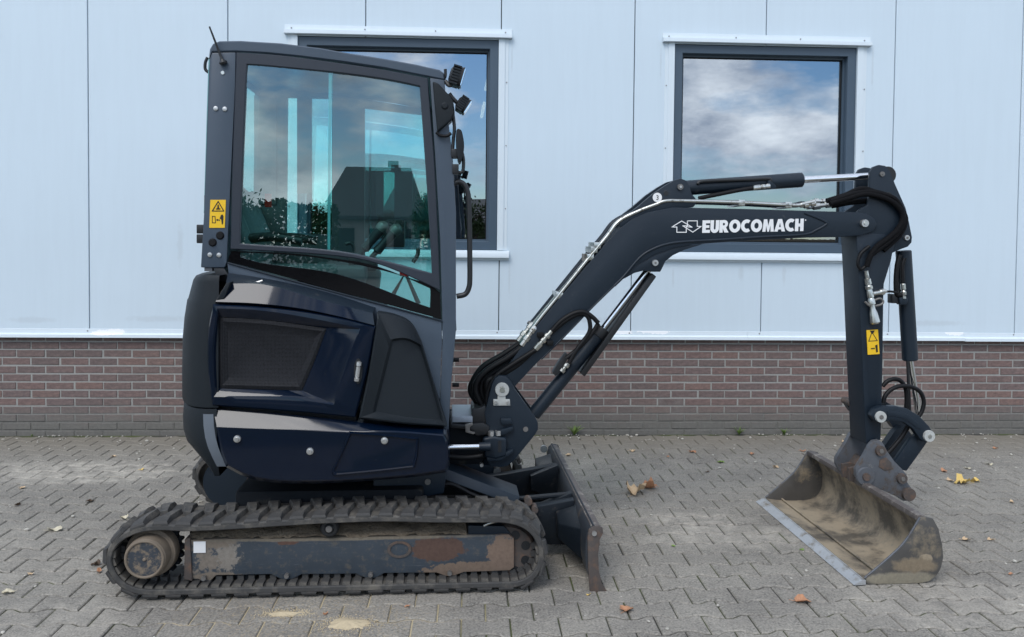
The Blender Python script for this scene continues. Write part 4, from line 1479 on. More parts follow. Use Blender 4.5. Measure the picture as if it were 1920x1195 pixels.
# green-edged rear glass lip
prism('rear_glass_lip', [(385, 380), (382, 400), (388, 200), (391, 110), (393, 112), (391, 200)], VC + .01, VC + .05, 'pane_edge', cab, 0)
tube('rear_hinge', Es([(389, 108), (385, 118), (385, 130), (391, 136)], VC + .06), .007, 'black', cab)
for y in (430, 448):
    p = E((377, y), VC + .03)
    box('hinge_block', (p.x - .012, VC, p.z - .02), (p.x + .02, VC + .05, p.z + .02), 'black', cab, .004)
# seat
def pad(name, secs, mat, parent=cab):
    """upholstered pad: secs = [(centre, half width in v, half depth dir u, height dir)]"""
    bm = bmesh.new()
    lps = []
    for (cx, cz, hu, hv) in secs:
        lp2 = []
        for k in range(20):
            a = 2 * math.pi * k / 20
            c_, s_ = math.cos(a), math.sin(a)
            lp2.append(Vector((cx + math.copysign(abs(c_) ** .5, c_) * hu, .70 + math.copysign(abs(s_) ** .5, s_) * hv, cz)))
        lps.append(lp2)
    bm_loft(bm, lps)
    return link_mesh(name, bm, mat, parent, 60)
sb = E((480, 470), .70)
pad('seat_back', [(sb.x - .02, sb.z - .10, .07, .21), (sb.x - .03, sb.z + .0, .09, .24), (sb.x - .07, sb.z + .16, .085, .245), (sb.x - .12, sb.z + .30, .06, .22), (sb.x - .14, sb.z + .345, .03, .16)], 'seat')
pad('head_rest', [(sb.x - .155, sb.z + .36, .03, .10), (sb.x - .16, sb.z + .40, .045, .13), (sb.x - .165, sb.z + .50, .045, .13), (sb.x - .17, sb.z + .53, .02, .10)], 'seat')
pad('seat_cushion', [(sb.x + .16, sb.z - .20, .24, .22), (sb.x + .16, sb.z - .17, .27, .25), (sb.x + .16, sb.z - .10, .27, .25), (sb.x + .16, sb.z - .07, .23, .21)], 'seat')
for v_ in (.47, .93):
    tube('seat_bolster', [Vector((sb.x - .02, v_, sb.z - .08)), Vector((sb.x + .0, v_, sb.z + .04)), Vector((sb.x - .05, v_, sb.z + .18)), Vector((sb.x - .10, v_, sb.z + .30))], .035, 'seat', cab)
    tube('seat_armrest', [Vector((sb.x + .0, v_, sb.z + .06)), Vector((sb.x + .14, v_, sb.z + .07)), Vector((sb.x + .27, v_, sb.z + .05))], .024, 'black', cab)
box('seat_base', (sb.x - .05, .50, zb_ + .05), (sb.x + .32, .90, sb.z - .20), 'cabin', cab, .02)
p = E((502, 375), .45)
box('seat_belt_tag', (p.x - .015, .45, p.z - .035), (p.x + .018, .46, p.z + .03), 'red', cab, .003)
for v in (.38, .98):
    q = E((640, 490), .38)
    bm = bmesh.new()
    bm_box(bm, q.x - .20, q.x + .12, v - .06, v + .06, q.z - .10, q.z - .02)
    bmesh.ops.recalc_face_normals(bm, faces=bm.faces); bevel_all(bm, .02, 3)
    link_mesh('armrest_console', bm, 'cabin', cab)
for (bx, by, tx, ty) in ((672, 482, 712, 432), (694, 486, 737, 437)):
    v = .46
    a, b = E((bx, by), v), E((tx, ty), v)
    lv = stack('control_lever', a, b, [(0, .012), (.25, .013), (.3, .024), (.55, .020), (.8, .025), (1, .026)], 'black', cab, 14)
    stack('lever_knob', b, b + (b - a).normalized() * .05, [(0, .026), (.3, .030), (.7, .027), (1, .010)], 'bolt_dull', lv, 14)
    box('lever_boot', (a.x - .045, v - .04, a.z - .06), (a.x + .035, v + .04, a.z + .01), 'black', cab, .015)
tube('small_lever', Es([(648, 458), (658, 456), (664, 464), (664, 472)], .40), .010, 'black', cab)
p = E((779, 480), .34)
bm = bmesh.new()
tube_bm(bm, crom(Es([(774, 492), (780, 484), (784, 474), (783, 465)], .34), 5), [.010] * 15 + [.007], 10)
link_mesh('pedal_lever', bm, 'black', cab, 50)
tube('pedal_linkage', Es([(736, 555), (760, 512), (785, 570)], .62), .012, 'black', cab, 8, 0)
p = E((757, 513), .6)
box('pedal_pin', (p.x - .02, .59, p.z - .014), (p.x + .02, .62, p.z + .014), 'red', cab, .004)
bm = bmesh.new()
quad_prism(bm, 0, 0, 0, 0, .56, .70, [(640, 500), (700, 500), (712, 512), (708, 548), (640, 548)])
bmesh.ops.recalc_face_normals(bm, faces=bm.faces); bevel_all(bm, .02, 3)
link_mesh('side_console', bm, 'cabin', cab)
box('monitor', E((742, 440), .95) + Vector((-.05, -.04, -.07)), E((742, 440), .95) + Vector((.05, .04, .08)), 'black', cab, .01)
# ceiling blind slats
for k in range(5):
    a, b = E((680 + k * 6, 146 + k * 4.5), .85), E((790, 166 + k * 5), .85)
    box('roof_vent_slat', (a.x, .6, a.z - .004), (b.x, 1.0, a.z + .004), 'cabin', cab, .001) if False else None
# screws, plugs, decal on the rear pillar
for (x, y) in ((405, 204), (422, 205), (394, 478), (411, 478.5)):
    p = E((x, y), VC)
    stack('pillar_screw', (p.x, VC - .008, p.z), (p.x, VC + .002, p.z), [(0, .005), (.1, .010), (1, .012)], 'bolt', cab, 14)
for (x, y) in ((413, 442), (399, 455)):
    p = E((x, y), VC)
    stack('rubber_plug', (p.x, VC - .010, p.z), (p.x, VC + .002, p.z), [(0, .008), (0, .013), (.5, .018), (1, .020)], 'hose', cab, 16)
p = E((418, 137), VC)
stack('plug', (p.x, VC - .006, p.z), (p.x, VC + .002, p.z), [(0, .008), (1, .011)], 'zinc', cab, 12)
def decal(px4, v, parent, tri, fig):
    loop = Es(px4, v)
    bm = bmesh.new()
    bm_loft(bm, [[Vector((p.x, v - .0015, p.z)) for p in loop], [Vector((p.x, v + .002, p.z)) for p in loop]])
    d_ = link_mesh('warning_decal', bm, 'yellow', parent, 0)
    return d_
def child_mesh(name, polys, v, mat, parent):
    bm = bmesh.new()
    for P in polys:
        loop = Es(P, v)
        bm_loft(bm, [[Vector((p.x, v - .0010, p.z)) for p in loop], [Vector((p.x, v + .0005, p.z)) for p in loop]])
    return link_mesh(name, bm, mat, parent, 0)
decal([(394.5, 375), (423.5, 375), (421.5, 427.5), (392.5, 427.5)], VC - .0035, cab, None, None)
vp = VC - .0058
for t_ in ([(409, 378), (419.5, 396), (398, 396)],):
    strip_outline('warning_triangle', Es(t_, vp), .0042, 'ink', cab)
child_mesh('warning_figure', [[(408, 384), (410, 384), (411, 393), (407, 393)], [(405, 391), (413, 391), (413, 393), (405, 393)], [(414, 404), (417, 402), (419, 406), (418, 420), (416, 421), (415, 412), (412, 410)],
                              [(406, 411), (409, 411), (409, 414), (406, 414)], [(410, 412), (412, 412), (412, 414), (410, 414)]], vp, 'ink', cab)
strip_outline('machine_symbol', Es([(398, 406), (403, 406), (404, 418), (398, 418)], vp), .003, 'ink', cab)
# antenna
p0, p1 = E((419.5, 120), VC - .012), E((392.6, 50), VC - .05)
ant = stack('antenna', p0, p1, [(0, .016), (.05, .018), (.10, .010), (.14, .006), (.5, .005), (1, .0035)], 'black', cab, 10)
# work lamps
def work_lamp(cx, cy, w, hgt, ang, v):
    c_ = E((cx, cy), v)
    m_ = Matrix.Translation(c_) @ Matrix.Rotation(math.radians(ang), 4, 'Y')
    bm = bmesh.new()
    secs = []
    for (dx, s) in ((-w, .55), (-w * .75, .85), (-w * .2, 1.0), (w * .75, 1.0), (w * .8, 1.04), (w, 1.04)):
        secs.append([m_ @ Vector((dx, math.copysign(abs(math.cos(a)) ** .5, math.cos(a)) * .05 * s, math.copysign(abs(math.sin(a)) ** .5, math.sin(a)) * hgt * s)) for a in [2 * math.pi * (k + .5) / 20 for k in range(20)]])
    bm_loft(bm, secs)
    lamp = link_mesh('work_lamp', bm, 'black', cab, 35)
    for k in range(7):
        z = -hgt * .85 + hgt * 1.7 * k / 6
        bm = bmesh.new()
        bm_box(bm, -w * .7, w * .55, -.056, .056, z - .0035, z + .0035)
        bmesh.ops.transform(bm, matrix=m_, verts=bm.verts)
        link_mesh('cooling_fin', bm, 'plastic', lamp, 0)
    bm = bmesh.new()
    bm_box(bm, w + .0005, w + .004, -.042, .042, -hgt * .85, hgt * .85)
    bmesh.ops.transform(bm, matrix=m_, verts=bm.verts)
    link_mesh('lens', bm, 'chrome', lamp, 0)
    return lamp
work_lamp(855, 144, .030, .046, 16, VC + .02)
work_lamp(867, 197, .026, .036, 32, VC + .02)
tube('lamp_bracket', Es([(832, 150), (835, 142), (835, 130)], VC + .03), .007, 'black', cab)
tube('lamp_bracket', Es([(834, 152), (842, 160), (848, 158)], VC + .03), .010, 'bolt_dull', cab)
tube('lamp_bracket', Es([(842, 176), (850, 186), (858, 194)], VC + .03), .010, 'black', cab)
prism('wiper_cover', [(811, 152), (822, 156), (842, 178), (850, 190), (853, 212), (846, 226), (832, 238), (820, 248), (815, 200)], VC - .03, VC + .08, 'plastic', cab, .010, 3)
p = E((834, 199), VC - .03)
stack('cover_knob', (p.x, VC - .036, p.z), (p.x, VC - .02, p.z), [(0, .010), (.4, .018), (1, .02)], 'plastic', cab, 16)
tube('wiper_cable', Es([(818, 248), (825, 254), (838, 255), (846, 250)], VC - .02), .007, 'hose', cab)
tube('wiper_arm', Es([(849, 212), (852, 240), (850, 262), (848, 290)], VC + .0), .008, 'black', cab)
bm = bmesh.new()
pts_ = crom(Es([(856, 246), (864, 246), (868, 258), (870, 278), (866, 300), (861, 306), (857, 292), (855, 268)], VC + .02), 4, True)
bm_loft(bm, [[Vector((p.x, v, p.z)) for p in pts_] for v in (VC - .02, VC + .10)])
bmesh.ops.recalc_face_normals(bm, faces=bm.faces); bevel_all(bm, .01, 2)
link_mesh('folded_mirror', bm, 'plastic', cab)
tube('mirror_stay', Es([(852, 322), (862, 324), (868, 320), (869, 300), (866, 285)], VC + .01), .008, 'black', cab)
box('mirror_clamp', E((846, 296), VC - .01), E((858, 282), VC + .05), 'black', cab, .004)
box('mirror_clamp', E((848, 326), VC - .01), E((860, 310), VC + .05), 'black', cab, .004)
tube('grab_rail', Es([(851, 345), (860, 341), (870, 346), (876, 358), (879, 380), (880.5, 450), (881, 520), (879, 540), (872, 552), (856, 556)], VC + .03), .0125, 'black', cab, 12, 5)
for y in (675, 722):
    p = E((852, y), VC + .1)
    cyl('door_stop', (p.x - .01, VC + .1, p.z), (p.x + .022, VC + .1, p.z), .010, 'hose', cab, 10)

# ------------------------------------------------------------------ swing frame and king post
VB0, VB1 = 0.55, 0.75                            # boom faces
VBM = (VB0 + VB1) / 2
nose = prism('frame_nose', [(820, 800), (900, 800), (915, 812), (918, 850), (900, 872), (845, 872), (820, 880)], .52, .96, 'dark', ex, .012)
box('step_plate', E((848, 770), .50) + Vector((0, 0, -.03)), E((886, 792), .50) + Vector((0, .30, 0)), 'step', ex, .002)
prism('valve_block', [(885, 768), (900, 765), (910, 760), (915, 790), (905, 798), (884, 795)], .50, .72, 'black', nose, .006)
prism('hinge_plate', [(845, 795), (870, 797), (905, 793), (918, 800), (915, 815), (895, 818), (880, 806), (845, 803)], .48, .80, 'black', nose, .005)
prism('brass_clip', [(872, 797), (886, 793), (887, 797), (881, 801), (881, 809), (891, 812), (888, 815), (873, 811)], .455, .475, 'bolt_dull', nose, .002)
# swing cylinder
a, b = E((835, 839), .42), E((902, 837.5), .42)
swc = cyl('swing_cylinder', a - Vector((.3, 0, 0)), a + Vector((.0, 0, 0)), .035, 'black', ex, 20, .004)
cyl('swing_rod', a, b, .0135, 'chrome', swc, 20)
stack('rod_end', b - Vector((.01, 0, 0)), b + Vector((.045, 0, 0)), [(0, .014), (0, .020), (.5, .022), (1, .024)], 'slate', swc, 16)
tube('swing_hose', Es([(843, 856), (870, 858), (895, 856), (905, 853)], .44), .014, 'hose', ex)
# bracket plates either side of the boom foot
kp_px = [(936, 705), (950, 706), (960, 718), (966, 731), (985, 757), (1004, 783), (1009, 794), (1009, 806), (1004, 815), (982, 842), (962, 866), (952, 874), (938, 877), (920, 874), (914, 866), (908, 840), (915, 812), (908, 775), (914, 755), (922, 722), (928, 710)]
kp = prism('king_post', kp_px, VB0 - .055, VB0 - .012, 'slate', ex, .006)
kp['label'] = 'swing bracket carrying the boom foot'
kq = [(p.x, p.z) for p in Es(kp_px, VB0 - .055)]
bm = bmesh.new()
bm_loft(bm, [[(u, v, z) for u, z in kq] for v in (VB1 + .012, VB1 + .055)])
link_mesh('far_bracket_plate', bm, 'slate', kp)
bm = bmesh.new()
c0 = E((930, 835), VB0 - .055)
bm_loft(bm, [[(c0.x + math.cos(k * math.pi / 14) * .085, VBM + math.sin(k * math.pi / 14) * .15, z) for k in range(28)] for z in (c0.z - .11, c0.z + .09)])
link_mesh('swing_barrel', bm, 'slate', kp, 40)
prism('bracket_boss', [(905, 822), (925, 818), (950, 822), (950, 856), (930, 862), (908, 858)], VB0 - .09, VB0 - .0, 'slate', kp, .014, 3)
prism('bracket_lip', [(912, 858), (940, 852), (962, 842), (962, 850), (940, 864), (914, 866)], VB0 - .085, VB0 - .0, 'slate', kp, .006)
prism('bracket_lip', [(938, 785), (958, 784), (962, 796), (940, 798)], VB0 - .075, VB0 - .0, 'slate', kp, .008)
prism('bracket_lip', [(918, 812), (940, 806), (962, 800), (962, 808), (945, 816), (920, 820)], VB0 - .08, VB0 - .0, 'slate', kp, .006)
prism('bracket_slot', [(934, 827), (940, 826), (940, 848), (934, 848)], VB0 - .0925, VB0 - .085, 'black', kp, 0)
for (x, y) in ((921, 813), (934, 812)):
    p = E((x, y), VB0 - .07)
    cyl('bracket_bolt', (p.x, VB0 - .07, p.z - .012), (p.x, VB0 - .07, p.z + .012), .016, 'bolt', kp, 12)
p = E((903, 872), VB0 - .06)
cyl('grease_nipple', (p.x, VB0 - .07, p.z), (p.x, VB0 - .04, p.z), .009, 'bolt', kp, 10)
def ring_pin(name, x, y, v, r0, r1, mat, parent, mat2='bolt_dull', th=.012):
    p = E((x, y), v)
    o = stack(name, (p.x, v - th, p.z), (p.x, v + .003, p.z), [(0, r1 * .5), (0, r1 * .96), (.3, r1), (1, r1)], mat, parent, 28)
    stack('pin_centre', (p.x, v - th - .004, p.z), (p.x, v, p.z), [(0, r0 * .5), (0, r0 * .85), (.3, r0), (1, r0)], mat2, parent, 18)
    return o
MAT['white_pin'] = pm('white_painted_washer', (0.44, 0.45, 0.43), 0.5, var=0.18, vscale=30, dirt=(0.2, 0.19, 0.17), dirt_amt=0.25, dscale=25)
ring_pin('foot_pin', 941.4, 730.5, VB0 - .056, .014, .035, 'white_pin', kp, 'zinc')
prism('pin_lock', [(933, 738), (948, 738), (948, 749), (956, 749), (957, 761), (925, 761), (925, 749), (933, 749)], VB0 - .064, VB0 - .054, 'white_pin', kp, .003)
for x in (929.5, 952.5):
    p = E((x, 755), VB0 - .064)
    cyl('lock_bolt', (p.x, VB0 - .072, p.z), (p.x, VB0 - .062, p.z), .009, 'bolt', kp, 6)
p = E((985.5, 805), VB0 - .055)
cyl('cylinder_pin', (p.x, VB0 - .058, p.z), (p.x, VB1 + .05, p.z), .013, 'bolt_dull', kp, 16)

# ------------------------------------------------------------------ boom
boom_px = [(928, 716), (950, 690), (974, 656), (1004, 614), (1050, 558), (1110, 487), (1140, 452), (1160, 430), (1185, 411), (1215, 398), (1262, 389), (1400, 392), (1530, 396), (1606, 398), (1626, 401), (1640, 410), (1645, 422), (1637, 435), (1612, 442), (1572, 445), (1512, 446), (1430, 450), (1348, 455), (1300, 459), (1262, 466), (1228, 478), (1196, 497), (1165, 524), (1102, 584), (1056, 633), (1000, 688), (963, 728), (958, 742), (946, 751), (930, 746), (924, 732)]
boom = prism('boom', boom_px, VB0, VB1, 'slate', ex, .006)
boom['label'] = 'bent slate boom with white lettering'
# welded side plate edge (raised bead)
bead = [(1152, 536), (1170, 518), (1200, 483), (1225, 467), (1255, 457), (1290, 453), (1348, 450), (1430, 444.5), (1508, 440), (1532, 431), (1548, 422), (1549, 417), (1530, 408), (1508, 399.5)]
tube('plate_edge', [p + Vector((0, .002, 0)) for p in Es(bead, VB0)], .0075, 'slate', boom, 8, 4)
tube('plate_edge', [p + Vector((0, .002, 0)) for p in Es([(1152, 536), (1110, 577), (1060, 629), (1015, 674)], VB0)], .005, 'slate', boom, 8, 4)
# lower bracket for the boom cylinder
lb_px = [(1152, 531), (1180, 503), (1215, 478), (1260, 464), (1318, 458), (1283, 469), (1262, 479), (1248, 490), (1241, 505), (1238, 510), (1222, 510), (1206, 508), (1190, 512), (1172, 522), (1160, 527)]
prism('boom_lug', lb_px, VB0 + .006, VB0 + .030, 'slate', boom, .003)
kq = [(p.x, p.z) for p in Es(lb_px, VB0 + .006)]
bm = bmesh.new(); bm_loft(bm, [[(u, v, z) for u, z in kq] for v in (VB1 - .03, VB1 - .006)])
link_mesh('boom_lug', bm, 'slate', boom)
ring_pin('lug_pin', 1228, 493, VB0 + .004, .006, .016, 'bolt', boom, 'bolt_dull')
# upper bracket for the stick cylinder
ub_px = [(1160, 418), (1176, 403), (1196, 388), (1224, 364), (1246, 349), (1265, 338), (1277, 335), (1287, 339), (1293, 350), (1297, 363), (1309, 378), (1300, 389), (1262, 391), (1215, 400), (1185, 413), (1164, 428)]
prism('cylinder_bracket', ub_px, VB0 + .010, VB0 + .040, 'slate', boom, .004)
kq = [(p.x, p.z) for p in Es(ub_px, VB0 + .010)]
bm = bmesh.new(); bm_loft(bm, [[(u, v, z) for u, z in kq] for v in (VB1 - .04, VB1 - .010)])
link_mesh('cylinder_bracket', bm, 'slate', boom)
ring_pin('bracket_pin', 1275, 351, VB0 + .008, .007, .015, 'bolt_dull', boom, 'bolt')
p = E((1249, 363), VB0 + .008)
cyl('bracket_hole', (p.x, VB0 + .0085, p.z), (p.x, VB0 + .012, p.z), .012, 'black', boom, 16)
p = E((1232.5, 370.5), VB0 + .008)
stk = cyl('round_sticker', (p.x, VB0 + .0075, p.z), (p.x, VB0 + .012, p.z), .024, 'white', boom, 28)
# back of the boom: hose guard strip and steel pipes along the top edge
gs = Es([(1139, 458), (1110, 490), (1050, 560), (1003, 616)], VB0)
bm = bmesh.new()
bm_loft(bm, [[p + Vector((-.012, .03, .010)), p + Vector((-.012, .085, .010)), p + Vector((-.022, .085, .002)), p + Vector((-.022, .03, .002))] for p in gs])
link_mesh('hose_guard', bm, 'zinc_green', boom, 30)
top_run = [(985, 645), (1004, 613), (1050, 556), (1108, 484), (1140, 446), (1163, 417), (1200, 398), (1234, 385), (1252, 379), (1290, 379), (1390, 382), (1490, 387), (1508, 385), (1530, 380)]
for i, (dv, up) in enumerate(((.000, .006), (.030, .004), (.120, .004), (.150, .006))):
    q = [E(p, VB0) + Vector((-.004, .012 + dv, up)) for p in top_run[1 if i else 0:]]
    tube('steel_pipe', q, .0095, 'zinc' if i < 2 else 'slate', boom, 10, 5)
for (x, y) in ((1108, 484), (1050, 556), (1392, 382), (1480, 386), (1115, 470), (1121, 462)):
    p = E((x, y), VB0)
    box('pipe_clamp', p + Vector((-.018, .004, -.012)), p + Vector((.016, .18, .020)), 'zinc', boom, .003)
for (x, y, x2, y2) in ((1095, 476, 1083, 482), (990, 604, 998, 612)):
    a, b = E((x, y), VB0 + .05), E((x2, y2), VB0 + .05)
    cyl('clamp_bolt', a, b + Vector((.03, 0, -.02)), .010, 'bolt_dull', boom, 8)
# pipe end fittings at the boom foot and tip
for i, (x, y, x2, y2) in enumerate(((1004, 612, 978, 648), (1000, 606, 972, 640), (1012, 615, 984, 655))):
    a, b = E((x, y), VB0 + .01 + .03 * i), E((x2, y2), VB0 + .01 + .03 * i)
    stack('pipe_fitting', a, b, [(0, .010), (.1, .018), (.3, .018), (.32, .013), (.5, .013), (.52, .020), (.72, .020), (.74, .015), (1, .015)], 'zinc', boom, 8)
a, b = E((1004, 655), VB0 - .012), E((1034, 621), VB0 - .012)
stack('hose_fitting', a, b, [(0, .014), (.30, .016), (.32, .011), (.42, .011), (.44, .017), (.55, .017), (.57, .011), (.66, .011), (.68, .017), (.8, .017), (.82, .011), (1, .011)], 'zinc', boom, 10)
for (x, y) in ((1013, 628), (1031, 643)):
    p = E((x, y), VB0 - .01)
    box('hose_clip', p + Vector((-.016, -.012, -.012)), p + Vector((.016, .012, .012)), 'hose', boom, .003)
for i, (x, y, x2, y2) in enumerate(((1500, 387, 1528, 381), (1512, 390, 1562, 383), (1520, 378, 1548, 378))):
    a, b = E((x, y), VB0 + .02 + i * .05), E((x2, y2), VB0 + .02 + i * .05)
    stack('pipe_fitting', a, b, [(0, .009), (.2, .010), (.25, .017), (.5, .017), (.52, .011), (.7, .011), (.72, .016), (1, .016)], 'zinc', boom, 8)
# foot hoses
for i, (dx, dy, v) in enumerate(((0, 0, .57), (10, 6, .60), (-8, -6, .64), (6, -4, .67), (20, 12, .56))):
    q = [(984 + dx * .6, 648 + dy), (950 + dx, 672 + dy), (914 + dx, 694 + dy), (895 + dx, 715), (892 + dx * 1.1, 735), (903 + dx * .8, 758), (912 + dx * .5, 778)]
    tube('boom_hose', Es(q, v), .0165, 'hose', boom, 10)
tube('boom_hose', Es([(1006, 655), (985, 668), (960, 684), (930, 706), (915, 735), (912, 765)], VB0 - .01), .012, 'hose', boom, 10)
# lettering
VL = VB0 - .0022
def ell(cx, cy, rx, ry, a0, a1, n=20):
    return [(cx + rx * math.cos(a0 + (a1 - a0) * k / n), cy + ry * math.sin(a0 + (a1 - a0) * k / n)) for k in range(n + 1)]
PI = math.pi
def glyph(ch):
    """heavy grotesque capitals as polygons in a unit-high cell: (width, [polygons])"""
    if ch == 'E': return .66, [[(0, 0), (.66, 0), (.66, .24), (.30, .24), (.30, .76), (0, .76)], [(0, .7601), (.66, .7601), (.66, 1), (0, 1)], [(.3001, .39), (.60, .39), (.60, .61), (.3001, .61)]]
    if ch == 'U': return .74, [[(0, 1), (0, .36)] + ell(.37, .36, .37, .38, PI, 2 * PI, 16)[1:] + [(.74, 1), (.45, 1), (.45, .36)] + ell(.37, .35, .08, .10, 0, -PI, 10)[1:] + [(.29, 1)]]
    if ch == 'R': return .80, [[(0, 0), (.29, 0), (.29, .99), (0, .99)], [(.2901, 1), (.2901, .77), (.38, .77)] + ell(.38, .67, .09, .10, PI / 2, -PI / 2, 8)[1:] + [(.2901, .57), (.2901, .34), (.44, 0), (.80, 0), (.56, .40)] + ell(.40, .69, .32, .31, -PI / 3.2, PI / 2, 12)[1:] ]
    if ch == 'O':
        o, i = ell(.49, .5, .49, .52, PI / 2, -3 * PI / 2, 36), ell(.49, .5, .19, .24, PI / 2, -3 * PI / 2, 36)
        return .98, [[o[k], o[k + 1], i[k + 1], i[k]] for k in range(36)]
    if ch == 'C':
        a0, a1 = .9, 2 * PI - .9
        return .82, [ell(.49, .5, .49, .52, a0, a1, 28) + ell(.52, .5, .22, .24, a1 - .1, a0 + .1, 22)]
    if ch == 'M': return 1.0, [[(0, 0), (.10, 1), (.38, 1), (.50, .46), (.62, 1), (.90, 1), (1.0, 0), (.72, 0), (.69, .52), (.57, 0), (.43, 0), (.31, .52), (.28, 0)]]
    if ch == 'A': return .94, [[(0, 0), (.30, 1), (.64, 1), (.94, 0), (.64, 0), (.595, .17), (.345, .17), (.30, 0)], ]
    if ch == 'H': return .74, [[(0, 0), (.29, 0), (.29, .36), (.45, .36), (.45, 0), (.74, 0), (.74, 1), (.45, 1), (.45, .62), (.29, .62), (.29, 1), (0, 1)]]
pen, polys = 0.0, []
for ch in 'EUROCOMACH':
    w_, ps = glyph(ch)
    polys += [[(pen + x, y) for x, y in P] for P in ps]
    if ch == 'A': a_pen = pen
    pen += w_ + (.035 if ch not in 'A' else .0)
a, b, d_ = E((1316.5, 437), VL), E((1507, 433.5), VL), E((1317.5, 413.5), VL)
bmt = bmesh.new()
def lp3(x, y, off=0.0): return a + (b - a) * (x / pen) + (d_ - a) * y + Vector((0, off, 0))
for P in polys:
    f0 = [bmt.verts.new(lp3(x, y)) for x, y in P]; f1 = [bmt.verts.new(lp3(x, y, .0016)) for x, y in P]
    bmt.faces.new(f0); bmt.faces.new(f1[::-1])
    for k in range(len(P)):
        j = (k + 1) % len(P)
        bmt.faces.new((f0[k], f0[j], f1[j], f1[k]))
lt = link_mesh('lettering', bmt, 'white', boom, 0)
lt['label'] = 'white EUROCOMACH lettering'
bmt = bmesh.new()
P = [lp3(a_pen + x, y, -.0004) for x, y in ((.39, .36), (.55, .36), (.47, .70))]      # the eye of the A
bm_loft(bmt, [P, [p + Vector((0, .0003, 0)) for p in P]])
link_mesh('letter_eye', bmt, 'slate', boom, 0)
gm = lambda x, y: (1080 + x / 3.733, 300 + y / 3.733)
strip_outline('logo_arrow', Es([gm(*q) for q in ((672, 470), (740, 428), (812, 471), (772, 468), (772, 507), (706, 507), (706, 470))], VL), .0042, 'white', boom)
strip_outline('logo_arrow', Es([gm(*q) for q in ((780, 427), (849, 427), (849, 466), (876, 466), (818, 506), (748, 462), (780, 462))], VL - .0003), .0042, 'white', boom)
p = E((1510.5, 413), VL)
cyl('trademark_dot', (p.x, VL, p.z), (p.x, VL + .0015, p.z), .0035, 'white', boom, 10)
cu = bpy.data.curves.new('three', 'FONT'); cu.body = '3'; cu.offset = 0.01
to = bpy.data.objects.new('tmp_text', cu); C.objects.link(to); bpy.context.view_layer.update()
tm = bpy.data.meshes.new_from_object(to.evaluated_get(bpy.context.evaluated_depsgraph_get())); bpy.data.objects.remove(to)
bmt = bmesh.new(); bmt.from_mesh(tm); bpy.data.meshes.remove(tm)
p = E((1230, 375), VB0 + .0065)
for v in bmt.verts:
    v.co = p + Vector((v.co.x * .030, 0, v.co.y * .034))
link_mesh('sticker_numeral', bmt, 'ink', boom, 0)

# boom cylinder
VCY = VBM
b0, b1 = E((986, 803), VCY), E((1131, 617), VCY)
b0 = E((1000, 778), VCY)
bc = cyl('boom_cylinder', b0, b1, .036, 'slate', ex, 28, .004)
bc['label'] = 'boom lift cylinder under the boom'
cyl('cylinder_gland', b1 - (b1 - b0).normalized() * .05, b1 + (b1 - b0).normalized() * .004, .0395, 'black', bc, 28, .003)
r1 = E((1218, 503), VCY)
cyl('boom_rod', b1, r1, .0185, 'chrome', bc, 24)
dirb = (b1 - b0).normalized(); nb_ = Vector((dirb.z, 0, -dirb.x))
bm = bmesh.new()
g0, g1 = E((1092, 703), VCY - .03), E((1226, 516), VCY - .03)
bm_loft(bm, [[p + Vector((0, -.02, 0)) - nb_ * .018, p + Vector((0, .08, 0)) - nb_ * .018, p + Vector((0, .08, 0)) + nb_ * .012, p + Vector((0, -.02, 0)) + nb_ * .012] for p in (g0, g1)])
bmesh.ops.recalc_face_normals(bm, faces=bm.faces); bevel_all(bm, .005)
link_mesh('rod_guard', bm, 'black', bc)
prism('port_block', [(1036, 700), (1048, 680), (1062, 662), (1068, 668), (1050, 698), (1042, 706)], VCY - .06, VCY - .0, 'black', bc, .004)
a, b = E((1052, 698), VCY - .055), E((1069, 677), VCY - .055)
stack('port_fitting', a, b, [(0, .010), (.05, .015), (.25, .015), (.3, .009), (.45, .009), (.5, .015), (.7, .015), (.75, .011), (1, .012)], 'zinc', bc, 10)
for k, q in enumerate(([(1034, 621), (1052, 602), (1075, 588), (1094, 585), (1110, 594), (1122, 606)], [(1034, 624), (1058, 603), (1084, 589), (1100, 592), (1106, 606), (1104, 625), (1082, 655), (1066, 682)], [(1122, 606), (1112, 622), (1090, 648), (1062, 672)])):
    tube('cylinder_hose', Es(q, VB0 - .012 + .004 * k), .0115, 'hose', bc, 10)

# stick cylinder
s0, s1 = E((1283, 353), VCY), E((1504, 337.5), VCY)
sc_ = cyl('stick_cylinder', s0, s1, .039, 'slate', ex, 28, .005)
sc_['label'] = 'stick cylinder along the top of the boom'
cyl('stick_rod', s1, E((1640, 330), VCY), .0185, 'chrome', sc_, 24)
tube('cylinder_pipe', Es([(1308, 345), (1320, 340), (1400, 337), (1440, 335.5), (1444, 340), (1438, 348)], VCY - .045), .009, 'black', sc_, 10, 4)
tube('cylinder_hose', Es([(1310, 372), (1340, 366), (1380, 358), (1415, 352)], VCY - .045), .011, 'hose', sc_, 10)
a, b = E((1412, 352.5), VCY - .05), E((1443, 349), VCY - .05)
stack('port_fitting', a, b, [(0, .010), (.05, .014), (.4, .014), (.45, .010), (.55, .013), (.7, .013), (.75, .010), (.85, .013), (1, .013)], 'zinc', sc_, 10)
prism('port_block', [(1440, 338), (1446, 340), (1456, 349), (1454, 354), (1440, 354)], VCY - .055, VCY - .02, 'slate', sc_, .004)

